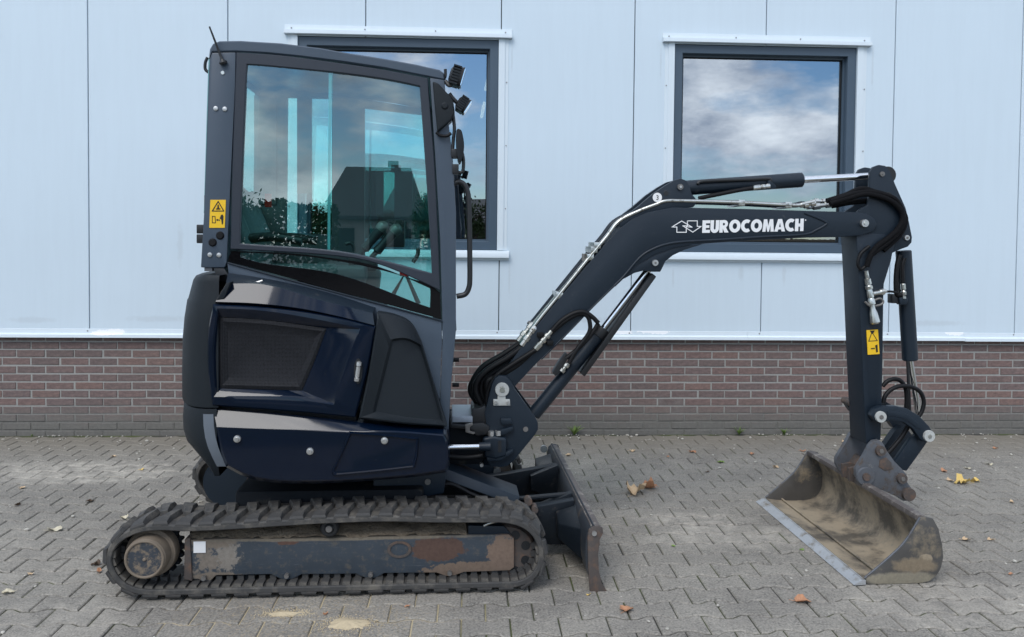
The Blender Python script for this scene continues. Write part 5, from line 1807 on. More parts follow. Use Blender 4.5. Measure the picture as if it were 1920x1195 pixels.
# ------------------------------------------------------------------ stick
VK0, VK1 = VB0 + .012, VB1 - .012
st_px = [(1606, 440), (1622, 436), (1660, 440), (1680, 452), (1674, 474), (1671, 490), (1658, 532), (1657, 560), (1655, 702), (1652, 824), (1640, 834), (1624, 833), (1622, 788), (1616, 660), (1611, 540)]
stick = prism('stick', st_px, VK0, VK1, 'slate', ex, .007)
stick['label'] = 'upright slate dipper stick'
ear_px = [(1631, 372), (1632, 340), (1633, 322), (1639, 313), (1650, 309), (1662, 311), (1671, 322), (1680, 345), (1700, 390), (1706, 415), (1712, 445), (1711, 455), (1704, 463), (1690, 468), (1672, 476), (1655, 478), (1635, 450), (1612, 420), (1600, 406), (1615, 392), (1628, 384)]
def ear(v0, v1):
    pts = [(p.x, p.z) for p in Es(ear_px, VK0 - .004)]
    bm = bmesh.new()
    bm_loft(bm, [[(u, v, z) for u, z in pts] for v in (v0, v1)])
    bmesh.ops.recalc_face_normals(bm, faces=bm.faces); bevel_all(bm, .004)
    return link_mesh('head_plate', bm, 'slate', stick)
ear(VK0 + .004, VK0 + .026); ear(VK1 - .026, VK1 - .004)
ring_pin('head_pin', 1654, 326.7, VK0 + .002, .005, .013, 'bolt_dull', stick, 'bolt_dull', .006)
ring_pin('main_pin', 1619.5, 419, VB0 - .002, .010, .020, 'bolt', stick, 'zinc', .018)
ring_pin('link_pin', 1699.5, 446, VK0 + .002, .006, .014, 'bolt', stick, 'bolt_dull', .010)
p = E((1666, 366), VK0 + .003)
cyl('plate_hole', (p.x, VK0 + .001, p.z), (p.x, VK0 + .0035, p.z), .016, 'black', stick, 18)
stack('stick_boss', (E((1654, 330), VCY).x, VK0 + .03, E((1654, 330), VCY).z), (E((1654, 330), VCY).x, VK1 - .03, E((1654, 330), VCY).z), [(0, .045), (1, .045)], 'black', stick, 20)
# sleeved hoses over the joint
for (q, r, v) in (([(1556, 382), (1590, 372), (1620, 364), (1648, 368), (1672, 378), (1690, 396), (1692, 414), (1682, 432), (1664, 448), (1645, 462), (1632, 480), (1625, 500)], .0145, VK0 - .020),
                  ([(1550, 377), (1585, 366), (1615, 354), (1640, 360), (1666, 368), (1684, 384), (1698, 410), (1690, 436), (1672, 456), (1656, 470)], .0135, VK0 - .004),
                  ([(1558, 378), (1592, 366), (1622, 360), (1650, 363), (1676, 372), (1690, 390), (1695, 412), (1686, 434), (1668, 452), (1650, 466), (1634, 478)], .0125, VK0 - .018),
                  ([(1560, 386), (1600, 379), (1640, 377), (1664, 380), (1680, 396), (1684, 414)], .015, VK0 + .05)):
    tube('sleeved_hose', Es(q, v), r, 'sleeve', stick, 12)
tube('stick_hose', Es([(1622, 500), (1614, 505), (1608, 494), (1614, 476), (1630, 462)], VK0 - .016), .009, 'hose', stick)
# auxiliary quick couplings on the stick side
a, b = E((1624, 508), VK0 - .022), E((1641, 607), VK0 - .022)
qc = stack('quick_coupling', a, b, [(0, .010), (.14, .011), (.15, .016), (.25, .017), (.26, .012), (.29, .019), (.34, .019), (.35, .014), (.40, .017), (.50, .018), (.51, .014), (.55, .019), (.63, .020), (.64, .013), (.72, .014), (.8, .021), (.97, .026), (1, .020)], 'zinc', stick, 18)
a, b = E((1636, 551), VK0 - .022), E((1662, 546), VK0 - .01)
stack('coupling_tee', a, b, [(0, .012), (.5, .013), (.55, .016), (.8, .016), (.85, .009), (1, .008)], 'zinc', qc, 12)
tube('coupling_clamp', Es([(1622, 566), (1632, 574), (1650, 572), (1656, 566), (1650, 560), (1640, 563)], VK0 - .026), .006, 'bolt_dull', qc)
tube('tee_hose', Es([(1660, 547), (1672, 547), (1684, 550)], VK0 - .005), .006, 'hose', qc)
# decal on the stick
d4 = [(1624.5, 619.5), (1646, 618), (1649, 664), (1627, 665.5)]
dv = VK0 - .0035
decal(d4, dv, stick, None, None)
strip_outline('warning_triangle', Es([(1635, 623), (1645, 639), (1629, 640)], dv - .0022), .0036, 'ink', stick)
child_mesh('warning_figure', [[(1631, 620), (1640, 620), (1637, 626), (1634, 626)], [(1641, 648), (1645, 646), (1646, 660), (1643, 661)], [(1633, 653), (1640, 652.5), (1640, 654.5), (1633, 655)]], dv - .0022, 'ink', stick)
# bucket cylinder
k0, k1 = E((1694, 470), VCY), E((1706.5, 676), VCY)
bk = cyl('bucket_cylinder', k0, k1, .040, 'slate', ex, 28, .005)
bk['label'] = 'bucket cylinder hanging behind the stick'
rod1 = E((1726, 800), VCY)
cyl('bucket_rod', k1, rod1, .0165, 'chrome', bk, 22)
cyl('rod_guard_pipe', k1 + Vector((-.026, -.02, 0)), E((1712, 770), VCY) + Vector((-.03, -.02, 0)), .008, 'black', bk, 10)
tube('cylinder_hose', Es([(1687, 478), (1682, 500), (1680, 530), (1682, 552), (1690, 553)], VCY - .05), .013, 'hose', bk)
tube('cylinder_hose', Es([(1696, 484), (1692, 500), (1693, 530)], VCY - .05), .011, 'hose', bk)
a, b = E((1693, 532), VCY - .055), E((1695, 560), VCY - .055)
stack('port_fitting', a, b, [(0, .010), (.05, .013), (.4, .013), (.45, .009), (.55, .014), (.75, .014), (.8, .010), (1, .011)], 'zinc', bk, 10)
prism('port_block', [(1686, 558), (1702, 558), (1704, 566), (1700, 572), (1688, 572)], VCY - .06, VCY - .02, 'slate', bk, .005)
prism('hose_holder', [(1673, 552), (1683, 552), (1685, 569), (1673, 569)], VCY - .05, VCY + .0, 'black', bk, .003)
# linkage
lk_px = [(1640, 768), (1652, 763), (1680, 762), (1702, 767), (1724, 780), (1742, 799), (1751, 813), (1747, 827), (1734, 830), (1724, 822), (1712, 804), (1694, 792), (1672, 788), (1655, 793), (1642, 792), (1634, 780)]
VL0 = VK0 - .062
link = prism('rocker_link', lk_px, VL0, VL0 + .045, 'slate', ex, .007)
link['label'] = 'arched bucket link with white washers'
prism('link_inset', [(1664, 771), (1684, 770), (1704, 778), (1722, 794), (1728, 806), (1718, 802), (1700, 788), (1680, 781), (1664, 781)], VL0 - .003, VL0 + .004, 'slate', link, .002)
kq = [(p.x, p.z) for p in Es(lk_px, VL0)]
bm = bmesh.new(); bm_loft(bm, [[(u, v, z) for u, z in kq] for v in (VK1 + .017, VK1 + .062)])
link_mesh('far_link', bm, 'slate', link)
ring_pin('link_washer', 1650.5, 781.5, VL0 - .002, .012, .029, 'white_pin', link, 'bolt_dull')
ring_pin('link_washer', 1741, 817.5, VL0 - .002, .011, .030, 'white_pin', link, 'zinc')
stack('link_boss', E((1644, 778), VL0 + .045), E((1644, 778), VL0 + .045) + Vector((0, .02, 0)), [(0, .036), (1, .04)], 'slate', link, 24)
p = E((1600, 768), VK0)
cyl('far_pin_head', (p.x + .075, VK1 - .01, p.z), (p.x + .075, VK1 + .075, p.z), .02, 'rusty', link, 14)
pl_px = [(1722, 812), (1736, 822), (1740, 828), (1733, 838), (1716, 862), (1700, 884), (1686, 880), (1676, 868), (1694, 842), (1708, 822)]
prism('push_link', pl_px, VL0 + .046, VL0 + .075, 'slate', link, .006)
kq = [(p.x, p.z) for p in Es(pl_px, VL0 + .05)]
bm = bmesh.new(); bm_loft(bm, [[(u, v, z) for u, z in kq] for v in (VK1 - .03, VK1 + .015)])
link_mesh('push_link', bm, 'slate', link)
tube('coupler_hose', Es([(1656, 756), (1660, 742), (1672, 730), (1690, 724), (1710, 726), (1726, 736), (1732, 753), (1729, 770), (1722, 782)], VK0 + .02), .0115, 'hose', link, 10)
tube('coupler_hose', Es([(1655, 724), (1664, 715), (1676, 711), (1688, 714), (1697, 726), (1700, 745), (1699, 768)], VK0 + .05), .0115, 'hose', link, 10)
tube('coupler_hose', Es([(1705, 796), (1690, 820), (1672, 842), (1664, 850)], VK0 + .01), .0125, 'hose', link, 10)

# ------------------------------------------------------------------ quick coupler
cp_px = [(1632, 833), (1638, 827), (1648, 825), (1656, 831), (1664, 846), (1678, 866), (1692, 880), (1700, 890), (1702, 905), (1709, 915), (1709, 930), (1702, 940), (1694, 940), (1682, 932), (1655, 920), (1628, 910), (1612, 905), (1605, 893), (1605, 880), (1612, 868), (1622, 852)]
VQ0 = VK0 - .035
coup = prism('quick_coupler', cp_px, VQ0, VQ0 + .030, 'worn', ex, .006)
coup['label'] = 'rusty quick coupler between stick and bucket'
kq = [(p.x, p.z) for p in Es(cp_px, VQ0)]
bm = bmesh.new(); bm_loft(bm, [[(u, v, z) for u, z in kq] for v in (VK1 + .005, VK1 + .035)])
link_mesh('far_coupler_plate', bm, 'worn', coup)
bm = bmesh.new()
c0, c1 = E((1625, 893), VQ0), E((1690, 915), VQ0)
bm_loft(bm, [[(c0.x, v, c0.z), (c1.x, v, c1.z), (c1.x + .02, v, c1.z + .06), (c0.x + .04, v, c0.z + .06)] for v in (VQ0 + .03, VK1 + .005)])
link_mesh('coupler_body', bm, 'rusty', coup)
for (x, y, r) in ((1650, 845, .027), (1690, 897, .027)):
    ring_pin('coupler_pin', x, y, VQ0 - .003, .013, r, 'rusty', coup, 'bolt_dull', .016)
p = E((1622, 893), VQ0)
stack('hook_eye', (p.x, VQ0 - .012, p.z), (p.x, VQ0 + .005, p.z), [(0, .034), (0, .046), (.4, .05), (1, .05)], 'worn', coup, 24)
stack('hook_pin', (p.x, VQ0 - .022, p.z), (p.x, VQ0 + .005, p.z), [(0, .012), (0, .020), (1, .022)], 'rusty', coup, 18)
p = E((1702, 926), VQ0)
stack('rear_hook', (p.x, VQ0 - .02, p.z), (p.x, VQ0 + .02, p.z), [(0, .022), (0, .034), (1, .036)], 'rusty', coup, 20)
prism('coupler_rust', [(1650, 862), (1662, 858), (1672, 868), (1672, 880), (1660, 884), (1648, 876)], VQ0 - .0035, VQ0 + .002, 'rusty', coup, .002)

# ------------------------------------------------------------------ bucket
MAT['bucket_in'] = pm('bucket_inside', (0.115, 0.10, 0.08), 0.65, metal=0.1, var=0.4, vscale=9, bump=0.4, bscale=60, bdist=0.004, dirt=(0.34, 0.28, 0.20), dirt_amt=0.66, dscale=4.5, scratch=(0.20, 0.175, 0.135), scratch_dir=(1, 4, 2))
MAT['bucket_side'] = pm('bucket_side', (0.085, 0.080, 0.074), 0.55, metal=0.2, var=0.4, vscale=9, bump=0.35, bscale=70, bdist=0.003, dirt=(0.30, 0.24, 0.16), dirt_amt=0.36, dscale=6, patches=(
    ((0.27, 0.24, 0.18), Ed((1690, 1085), 0), (0.22, .3, 0.035), 0.5, 14, 0.3), ((0.33, 0.27, 0.19), Ed((1736, 1047), 0), (0.035, .3, 0.022), 0.5, 30, 0.2),
    ((0.24, 0.19, 0.13), Ed((1715, 1060), 0), (0.12, .3, 0.04), 0.7, 16, 0.3)))
MAT['lip'] = pm('polished_cutting_edge', (0.46, 0.47, 0.48), 0.45, metal=0.5, var=0.2, vscale=9, bump=0.3, bscale=60, dirt=(0.24, 0.21, 0.17), dirt_amt=0.38, dscale=14, scratch=(0.2, 0.2, 0.2), scratch_dir=(2, 3, 2))
BW = 1.2
sh_px = [(1622, 1092), (1640, 1094), (1664, 1096), (1700, 1096), (1735, 1091), (1756, 1074), (1765, 1045), (1760, 1008), (1745, 982), (1727, 972)]
prof = crom(Es(sh_px, 0.0), 5)
th = .014
n = len(prof)
cen = E((1690, 1040), 0)
inner = []
for i in range(n):
    a, b = prof[max(0, i - 1)], prof[min(n - 1, i + 1)]
    t = (b - a).normalized()
    nn = Vector((-t.z, 0, t.x))
    if nn.dot(cen - prof[i]) < 0: nn = -nn
    inner.append(prof[i] + nn * th)
for p in prof: p.z = max(p.z, .003)
loop = prof + inner[::-1]
bm = bmesh.new()
bm_loft(bm, [[Vector((p.x, v, p.z)) for p in loop] for v in [0.0145 + (BW - .029) * k / 8 for k in range(9)]])
bucket = link_mesh('bucket', bm, 'bucket_in', ex, 40)
bucket['label'] = 'wide ditch bucket with tan dried soil inside'
sd_px = [(1624, 1083), (1660, 1053), (1693, 1022), (1712, 995), (1726, 971), (1738, 970), (1750, 973), (1760, 992), (1767, 1022), (1769, 1045), (1765, 1064), (1757, 1079), (1743, 1090), (1725, 1096), (1664, 1099), (1625, 1098)]
sp_pts = Es(sd_px, 0.0)
for p in sp_pts: p.z = max(p.z, .002)
for (v0, v1) in ((0.0, .014), (BW - .014, BW)):
    bm = bmesh.new()
    bm_loft(bm, [[(p.x, v, p.z) for p in sp_pts] for v in (v0, v1)])
    bmesh.ops.recalc_face_normals(bm, faces=bm.faces); bevel_all(bm, .003)
    link_mesh('side_plate', bm, 'bucket_side', bucket)
# bright wear bar along the plate's front edge
q = [p + Vector((0, .005, 0)) for p in Es([(1622, 1085), (1660, 1053), (1693, 1022), (1712, 995), (1726, 971)], -.001)]
tube('edge_bar', q, .0055, 'worn', bucket, 8, 4)
q2 = [Vector((p.x, BW - .006, p.z)) for p in q]
tube('edge_bar', q2, .0055, 'worn', bucket, 8, 4)
# cutting edge
l0, l1 = E((1600, 1091), 0.0), E((1634, 1081), 0.0)
bm = bmesh.new()
bm_loft(bm, [[(l0.x, v, .004), (l0.x + .004, v, .002), (l0.x + .058, v, .0025), (l0.x + .058, v, .024), (l0.x + .042, v, .024)] for v in (-.004, BW + .004)])
bmesh.ops.recalc_face_normals(bm, faces=bm.faces)
link_mesh('cutting_edge', bm, 'lip', bucket, 20)
cu_ = E((1645, 1072), 0)
bm = bmesh.new(); tube_bm(bm, [(l0.x + .155, .016, .028), (l0.x + .155, BW - .016, .024)], .005, 8)
link_mesh('weld_bead', bm, 'bucket_in', bucket)
# stiff top edge
te = E((1727, 972), 0)
bm = bmesh.new(); bm_box(bm, te.x - .012, te.x + .028, .0145, BW - .0145, te.z - .016, te.z + .010)
bmesh.ops.recalc_face_normals(bm, faces=bm.faces); bevel_all(bm, .005)
link_mesh('top_edge', bm, MAT['blade_top'], bucket)
# ears that hang in the coupler
for v in (VK0 + .04, VK1 - .06):
    bm = bmesh.new()
    e0 = E((1612, 893), VQ0); e1 = E((1700, 930), VQ0)
    bm_loft(bm, [[(e0.x - .02, w, e0.z + .02), (e0.x + .03, w, e0.z + .03), (e1.x + .03, w, e1.z + .03), (te.x + .10, w, te.z - .06), (te.x + .01, w, te.z - .005), (e0.x - .015, w, e0.z - .05)] for w in (v, v + .02)])
    link_mesh('bucket_ear', bm, 'rusty', bucket)

# ================================================================== LOOSE THINGS ON THE GROUND
def leaf_mat(name, c0, c1):
    m, nt, b = new_mat(name)
    vec = obj_coord(nt)
    n = noise_n(nt, vec, 60, 5, 0.6)
    nt.links.new(mixc(nt, n, c0, c1), b.inputs['Base Color'])
    b.inputs['Roughness'].default_value = 0.7
    return m
MAT['leaf_tan'] = leaf_mat('tan_leaf', (0.40, 0.26, 0.14), (0.68, 0.52, 0.34))
MAT['leaf_brown'] = leaf_mat('brown_leaf', (0.28, 0.12, 0.06), (0.55, 0.29, 0.16))
MAT['leaf_yellow'] = leaf_mat('yellow_leaf', (0.55, 0.36, 0.06), (0.75, 0.55, 0.22))
MAT['leaf_pale'] = leaf_mat('pale_leaf', (0.45, 0.40, 0.28), (0.66, 0.60, 0.46))
MAT['leaf_green'] = leaf_mat('green_leaf', (0.10, 0.17, 0.03), (0.22, 0.32, 0.08))
MAT['leaf_dark'] = leaf_mat('dark_leaf', (0.05, 0.035, 0.025), (0.13, 0.08, 0.05))

def leaf(x, y, size, mat, label, seed, lobed=True, curl=1.0):
    g = ground_pt(x, y)
    rg = random.Random(seed)
    bm = bmesh.new()
    rot = rg.uniform(0, 6.28)
    NR, NA = 4, 22
    rings = []
    k1, k2 = rg.uniform(.6, 1.4), rg.uniform(.6, 1.4)
    ph = rg.uniform(0, 6.28)
    for i in range(NR + 1):
        f = i / NR
        row = []
        for k in range(NA):
            a = 2 * math.pi * k / NA
            r = size * .5 * f
            if lobed:
                r *= (0.84 + 0.16 * math.cos(5 * a)) * (1.0 + 0.2 * math.cos(a))
            else:
                r *= (0.55 + 0.45 * math.cos(a) ** 2)
            px_, py_ = r * math.cos(a), r * math.sin(a)
            z = 0.003 + curl * size * f * (.16 + .22 * mnoise.noise(Vector((px_ / size * 3.2, py_ / size * 3.2, seed * 1.7))) + .10 * mnoise.noise(Vector((px_ / size * 8, py_ / size * 8, seed * 2.3))) + .10 * math.sin(2 * a + ph) * f)
            row.append(bm.verts.new((px_ * math.cos(rot) - py_ * math.sin(rot), px_ * math.sin(rot) + py_ * math.cos(rot), max(z, 0.0028))))
            if i == 0: break
        rings.append(row)
    for k in range(NA):
        bm.faces.new((rings[0][0], rings[1][k], rings[1][(k + 1) % NA]))
    for i in range(1, NR):
        for k in range(NA):
            j = (k + 1) % NA
            bm.faces.new((rings[i][k], rings[i + 1][k], rings[i + 1][j], rings[i][j]))
    # stalk
    d = Vector((math.cos(rot + math.pi), math.sin(rot + math.pi), 0))
    tube_bm(bm, [Vector((0, 0, .005)), d * size * .35 + Vector((0, 0, .004)), d * size * .7 + Vector((0, 0, .008))], .0012, 5)
    o = link_mesh('fallen_leaf', bm, mat, None, 60)
    o.location = (g.x, g.y, 0)
    tag(o, label, 'leaf', 'fallen leaves on the paving')
    return o
LEAVES = [
    (1190, 927, .14, 'leaf_tan', 'large crumpled tan leaf on the paving right of the dozer blade', True, 2.2),
    (1220, 917, .10, 'leaf_brown', 'curled brown leaf touching the large crumpled leaf right of the blade', True, 1.8),
    (1173, 1146, .066, 'leaf_brown', 'flat reddish leaf on the paving below the dozer blade', True, .7),
    (1502, 1129, .075, 'leaf_brown', 'orange-brown leaf in front of the bucket near the photo bottom', True, .9),
    (1185, 847, .050, 'leaf_tan', 'pale tan leaf on the paving midway between blade and wall', True, 1.0),
    (1298, 849, .055, 'leaf_brown', 'domed orange leaf near the wall between boom and stick', True, 1.3),
    (1410, 852, .050, 'leaf_brown', 'thin brown leaf left of the stick close to the wall', False, 1.0),
    (1252, 857, .032, 'leaf_brown', 'tiny orange leaf left of the domed leaf near the wall', False, .8),
    (1454, 877, .045, 'leaf_tan', 'small tan leaf just above the bucket far corner', True, 1.2),
    (1584, 831, .050, 'leaf_tan', 'pair-like tan leaf left of the stick foot by the wall', True, 1.2),
    (1505, 847, .045, 'leaf_brown', 'brown leaf between bucket and wall left of the stick', False, 1.0),
    (1782, 903, .050, 'leaf_tan', 'leftmost of the yellow-tan leaf row right of the coupler', False, 1.2),
    (1806, 907, .10, 'leaf_yellow', 'middle yellow crumpled leaf of the row right of the coupler', True, 1.8),
    (1828, 904, .065, 'leaf_yellow', 'rightmost pale yellow leaf of the row right of the coupler', False, 1.2),
    (1770, 885, .055, 'leaf_brown', 'dark red leaf right of the coupler pins', False, 1.0),
    (1815, 880, .042, 'leaf_pale', 'pale leaf behind the yellow leaf row at right', False, .8),
    (1856, 872, .050, 'leaf_pale', 'bleached leaf near the right wall end', False, .9),
    (1866, 842, .040, 'leaf_brown', 'small brown leaf closest to the wall at far right', True, 1.0),
    (1897, 943, .032, 'leaf_tan', 'tan leaf at the right picture edge', False, 1.2),
    (1810, 1014, .045, 'leaf_tan', 'tan leaf left one of the pair right of the bucket side', True, 1.2),
    (1858, 1014, .038, 'leaf_tan', 'round tan leaf right one of the pair beside the bucket', False, 1.3),
    (1895, 1078, .026, 'leaf_brown', 'tiny brown leaf on the paving right of the bucket corner', False, .8),
    (213, 857, .036, 'leaf_tan', 'two-tone tan leaf left of the machine tail near the wall', True, 1.0),
    (265, 882, .030, 'leaf_yellow', 'bright yellow leaf left of the machine tail', True, 1.4),
    (41, 916, .040, 'leaf_tan', 'tan leaf on the paving at the left picture edge', True, 1.0),
    (33, 949, .040, 'leaf_dark', 'dark curled leaf at the left edge below the tan leaf', True, 1.5),
    (168, 942, .045, 'leaf_dark', 'thin dark brown leaf left of the track', False, 1.2),
    (102, 995, .075, 'leaf_pale', 'long bleached leaf on the paving left of the track', False, .8),
    (58, 1078, .030, 'leaf_tan', 'small tan leaf lower left of the bleached leaf', False, .8),
    (15, 1113, .050, 'leaf_pale', 'pale narrow leaf in the lower left corner', False, .9),
    (181, 1061, .045, 'leaf_dark', 'dark leaf tucked against the track round end', True, 1.6),
    (186, 1074, .035, 'leaf_brown', 'orange leaf beside the track round end', False, 1.5),
    (233, 974, .050, 'leaf_pale', 'bleached leaf above the rear track end', True, 1.3),
    (1066, 855, .042, 'leaf_tan', 'tan leaf just right of the blade top corner', True, 1.2),
    (983, 884, .045, 'leaf_brown', 'brown leaf between king post and blade', False, 1.2),
    (610, 1153, .025, 'leaf_brown', 'tiny brown leaf fragment between the two sand patches', False, 1.0),
    (763, 1139, .022, 'leaf_brown', 'tiny red leaf fragment in front of the track middle', False, 1.0),
    (1503, 1032, .026, 'leaf_green', 'small green leaf in front of the bucket lip', True, .5),
    (1210, 911, .024, 'leaf_green', 'tiny green leaf beside the curled brown leaf', True, .8),
    (1352, 868, .050, 'leaf_green', 'dull green leaf on the paving near the wall centre', False, .8),
    (1262, 1025, .025, 'leaf_green', 'tiny yellow-green leaf between blade and bucket', True, .6),
    (1325, 886, .034, 'leaf_dark', 'dark brown leaf between the boom and the wall', False, 1.0),
    (1103, 1117, .018, 'leaf_yellow', 'tiny orange crumb at the blade foot', False, 1.0),
    (1398, 809, .060, 'leaf_brown', 'upright brown leaf standing against the wall foot', True, 2.5),
    (1380, 812, .045, 'leaf_brown', 'flat brown leaf among the weeds at the wall foot', False, 1.0),
]
for i, (x, y, s_, m_, lab, lb, cu2) in enumerate(LEAVES):
    leaf(x, y, s_, m_, lab, 100 + i, lb, cu2)

# weeds along the wall foot
def weed(x, y, h, n, label, seed):
    g = ground_pt(x, y)
    rg = random.Random(seed)
    e = empty('weed', (g.x, min(g.y, -.03), 0))
    tag(e, label, 'weed', 'weeds along the wall foot')
    bm = bmesh.new()
    for k in range(n):
        a = rg.uniform(0, 6.28); L = h * rg.uniform(.5, 1.1); sp = rg.uniform(.2, .9) * L
        w = rg.uniform(.003, .006)
        d = Vector((math.cos(a), math.sin(a), 0)); s_ = Vector((-d.y, d.x, 0))
        if d.y > 0: d.y *= .2
        pr = None
        for j in range(5):
            t = j / 4
            c_ = d * sp * t + Vector((0, 0, L * (t - .45 * t * t * sp / L)))
            ww = w * (1 - t) ** .6 + .0004
            cur = (bm.verts.new(c_ - s_ * ww), bm.verts.new(c_ + Vector((0, 0, .001))), bm.verts.new(c_ + s_ * ww))
            if pr:
                bm.faces.new((pr[0], pr[1], cur[1], cur[0])); bm.faces.new((pr[1], pr[2], cur[2], cur[1]))
            pr = cur
    link_mesh('blades', bm, 'leaf_green', e, 60)
weed(1074, 811, .11, 34, 'grassy weed tuft at the wall foot right of the boom foot', 1)
weed(1376, 808, .085, 26, 'weed tuft with brown leaves at the wall foot below the boom tip', 2)
weed(1462, 810, .07, 20, 'low sparse weed at the wall foot left of the stick', 3)
weed(60, 818, .022, 10, 'tiny dry weed at the wall foot far left', 4)

# sand spilled in front of the near track
def sand_heap(x, y, rx, ry, h, seed):
    g = ground_pt(x, y)
    bm = bmesh.new()
    N, R_ = 40, 12
    cen_ = bm.verts.new((g.x, g.y, h + .001))
    prev = None
    for i in range(1, R_ + 1):
        f = i / R_
        row = []
        for k in range(N):
            a = 2 * math.pi * k / N
            wob = 1 + .45 * mnoise.noise(Vector((math.cos(a) * 1.6, math.sin(a) * 1.6, seed))) + .25 * mnoise.noise(Vector((math.cos(a) * 5, math.sin(a) * 5, seed)))
            px_, py_ = g.x + math.cos(a) * rx * f * wob, g.y + math.sin(a) * ry * f * wob
            z = h * (1 - f ** 1.4) + .0022 * mnoise.noise(Vector((px_ * 60, py_ * 60, seed))) - .003 * f
            row.append(bm.verts.new((px_, py_, z)))
        for k in range(N):
            j = (k + 1) % N
            if prev is None: bm.faces.new((cen_, row[k], row[j]))
            else: bm.faces.new((prev[k], row[k], row[j], prev[j]))
        prev = row
    return bm
_sh = sand_heap
def sand_heap(x, y, rx, ry, h, seed):
    bm = _sh(x, y, rx, ry, h, seed)
    g = ground_pt(x, y); rg = random.Random(int(seed * 10))
    for k in range(260):
        a = rg.uniform(0, 6.28); f = .8 + abs(rg.gauss(0, .45))
        s_ = rg.uniform(.0012, .003)
        bmesh.ops.create_icosphere(bm, subdivisions=1, radius=s_, matrix=Matrix.Translation((g.x + math.cos(a) * rx * f, g.y + math.sin(a) * ry * f, .0015)))
    return bm
MAT['sand'] = pm('pale_sand', (0.50, 0.41, 0.27), 0.95, var=0.25, vscale=90, bump=0.6, bscale=300, bdist=.002)
o = link_mesh('sand', sand_heap(536, 1151, .085, .028, .008, 2.0), 'sand', None, 60); tag(o, 'small pale sand spill in front of the track, left of two', 'sand', kind='stuff')
o = link_mesh('sand', sand_heap(652, 1170, .095, .055, .014, 5.0), 'sand', None, 60); tag(o, 'larger pale sand heap in front of the track, right of two', 'sand', kind='stuff')
# grit and crumbs strewn over the paving
rg = random.Random(21)
bm = bmesh.new()
for k in range(620):
    if rg.random() < .35:
        x, y = rg.uniform(-.3, 8.3), -abs(rg.gauss(0, .25)) - .03
    else:
        x, y = rg.uniform(-.2, 8.2), rg.uniform(-4.3, -.05)
    if -3.2 < y < -2.7 and 1.7 < x < 3.9: continue
    if k % 9 == 0:
        x, y = rg.choice((4.35, 4.5, 5.9, 6.5, .2, .5, 7.6)) + rg.gauss(0, .16), -.03 - abs(rg.gauss(0, .02))
    s_ = rg.choice((.003, .004, .005, .006, .009)) * rg.uniform(.7, 1.3)
    M_ = Matrix.Translation((x, y, s_ * .5)) @ Matrix.Rotation(rg.uniform(0, 6), 4, 'Z') @ Matrix.Diagonal((s_ * rg.uniform(.8, 1.8), s_, s_ * .7, 1))
    bmesh.ops.create_icosphere(bm, subdivisions=1, radius=1.0, matrix=M_)
MAT['grit'] = leaf_mat('pale_grit', (0.22, 0.20, 0.16), (0.72, 0.69, 0.62))
tag(link_mesh('grit', bm, 'grit', None, 0), 'pale grit and crumbs strewn over the paving', 'grit', kind='stuff')

# ================================================================== ACROSS THE YARD (seen mirrored in the panes and the paint)
def yard_mat(name, c, rough=0.8):
    return pm(name, c, rough, var=0.25, vscale=0.8)
MAT['roof_tile'] = yard_mat('dark_roof', (0.085, 0.088, 0.092))
MAT['yard_brick'] = yard_mat('yard_brick', (0.13, 0.085, 0.07))
MAT['yard_white'] = yard_mat('yard_render', (0.42, 0.41, 0.38))
MAT['yard_wood'] = yard_mat('yard_wood', (0.15, 0.115, 0.08))
MAT['barn'] = yard_mat('barn_cladding', (0.030, 0.033, 0.036))
def gable_house(name, x0, x1, y0, y1, eaves, ridge, wall, roof, label, along_x=True):
    e = empty(name, ((x0 + x1) / 2, (y0 + y1) / 2, 0))
    tag(e, label, 'building')
    hx, hy = (x1 - x0) / 2, (y1 - y0) / 2
    bm = bmesh.new()
    if along_x:
        prof = [(-hy, 0), (hy, 0), (hy, eaves), (0, ridge - .12), (-hy, eaves)]
        bm_loft(bm, [[(x, y, z) for y, z in prof] for x in (-hx, hx)])
    else:
        prof = [(-hx, 0), (hx, 0), (hx, eaves), (0, ridge - .12), (-hx, eaves)]
        bm_loft(bm, [[(x, y, z) for x, z in prof] for y in (-hy, hy)])
    link_mesh('wall', bm, wall, e, 0)
    bm = bmesh.new()
    h_ = hy if along_x else hx
    L_ = (hx if along_x else hy) + .25
    rise = (ridge - eaves) / h_
    for s_ in (-1, 1):
        q = [(0, ridge), (s_ * (h_ + .3), eaves - .3 * rise), (s_ * (h_ + .3), eaves - .3 * rise - .12), (0, ridge - .119)]
        bm_loft(bm, [[((l, a, z) if along_x else (a, l, z)) for a, z in q] for l in (-L_, L_)])
    rf = link_mesh('roof', bm, roof, e, 0)
    n = max(2, int((x1 - x0) / 2.2))
    for k in range(n):
        x = -hx + (k + .5) * 2 * hx / n
        bm = bmesh.new(); bm_box(bm, x - .5, x + .5, hy + .0, hy + .05, .9, min(eaves - .25, 1.9))
        w_ = link_mesh('window', bm, 'gasket', e, 0)
    return e
gable_house('low_house', 3.4, 12.0, -42, -34, 2.15, 3.75, 'yard_brick', 'roof_tile', 'low brick house with dark roof mirrored in the left window')
hb = empty('hipped_house', (1.1, -36, 0)); tag(hb, 'house with steep hipped slate roof mirrored in the cab side glass', 'building')
bm = bmesh.new(); bm_box(bm, -1.9, 1.9, -2.5, 2.5, 0, 2.5)
link_mesh('wall', bm, 'yard_white', hb, 0)
bm = bmesh.new()
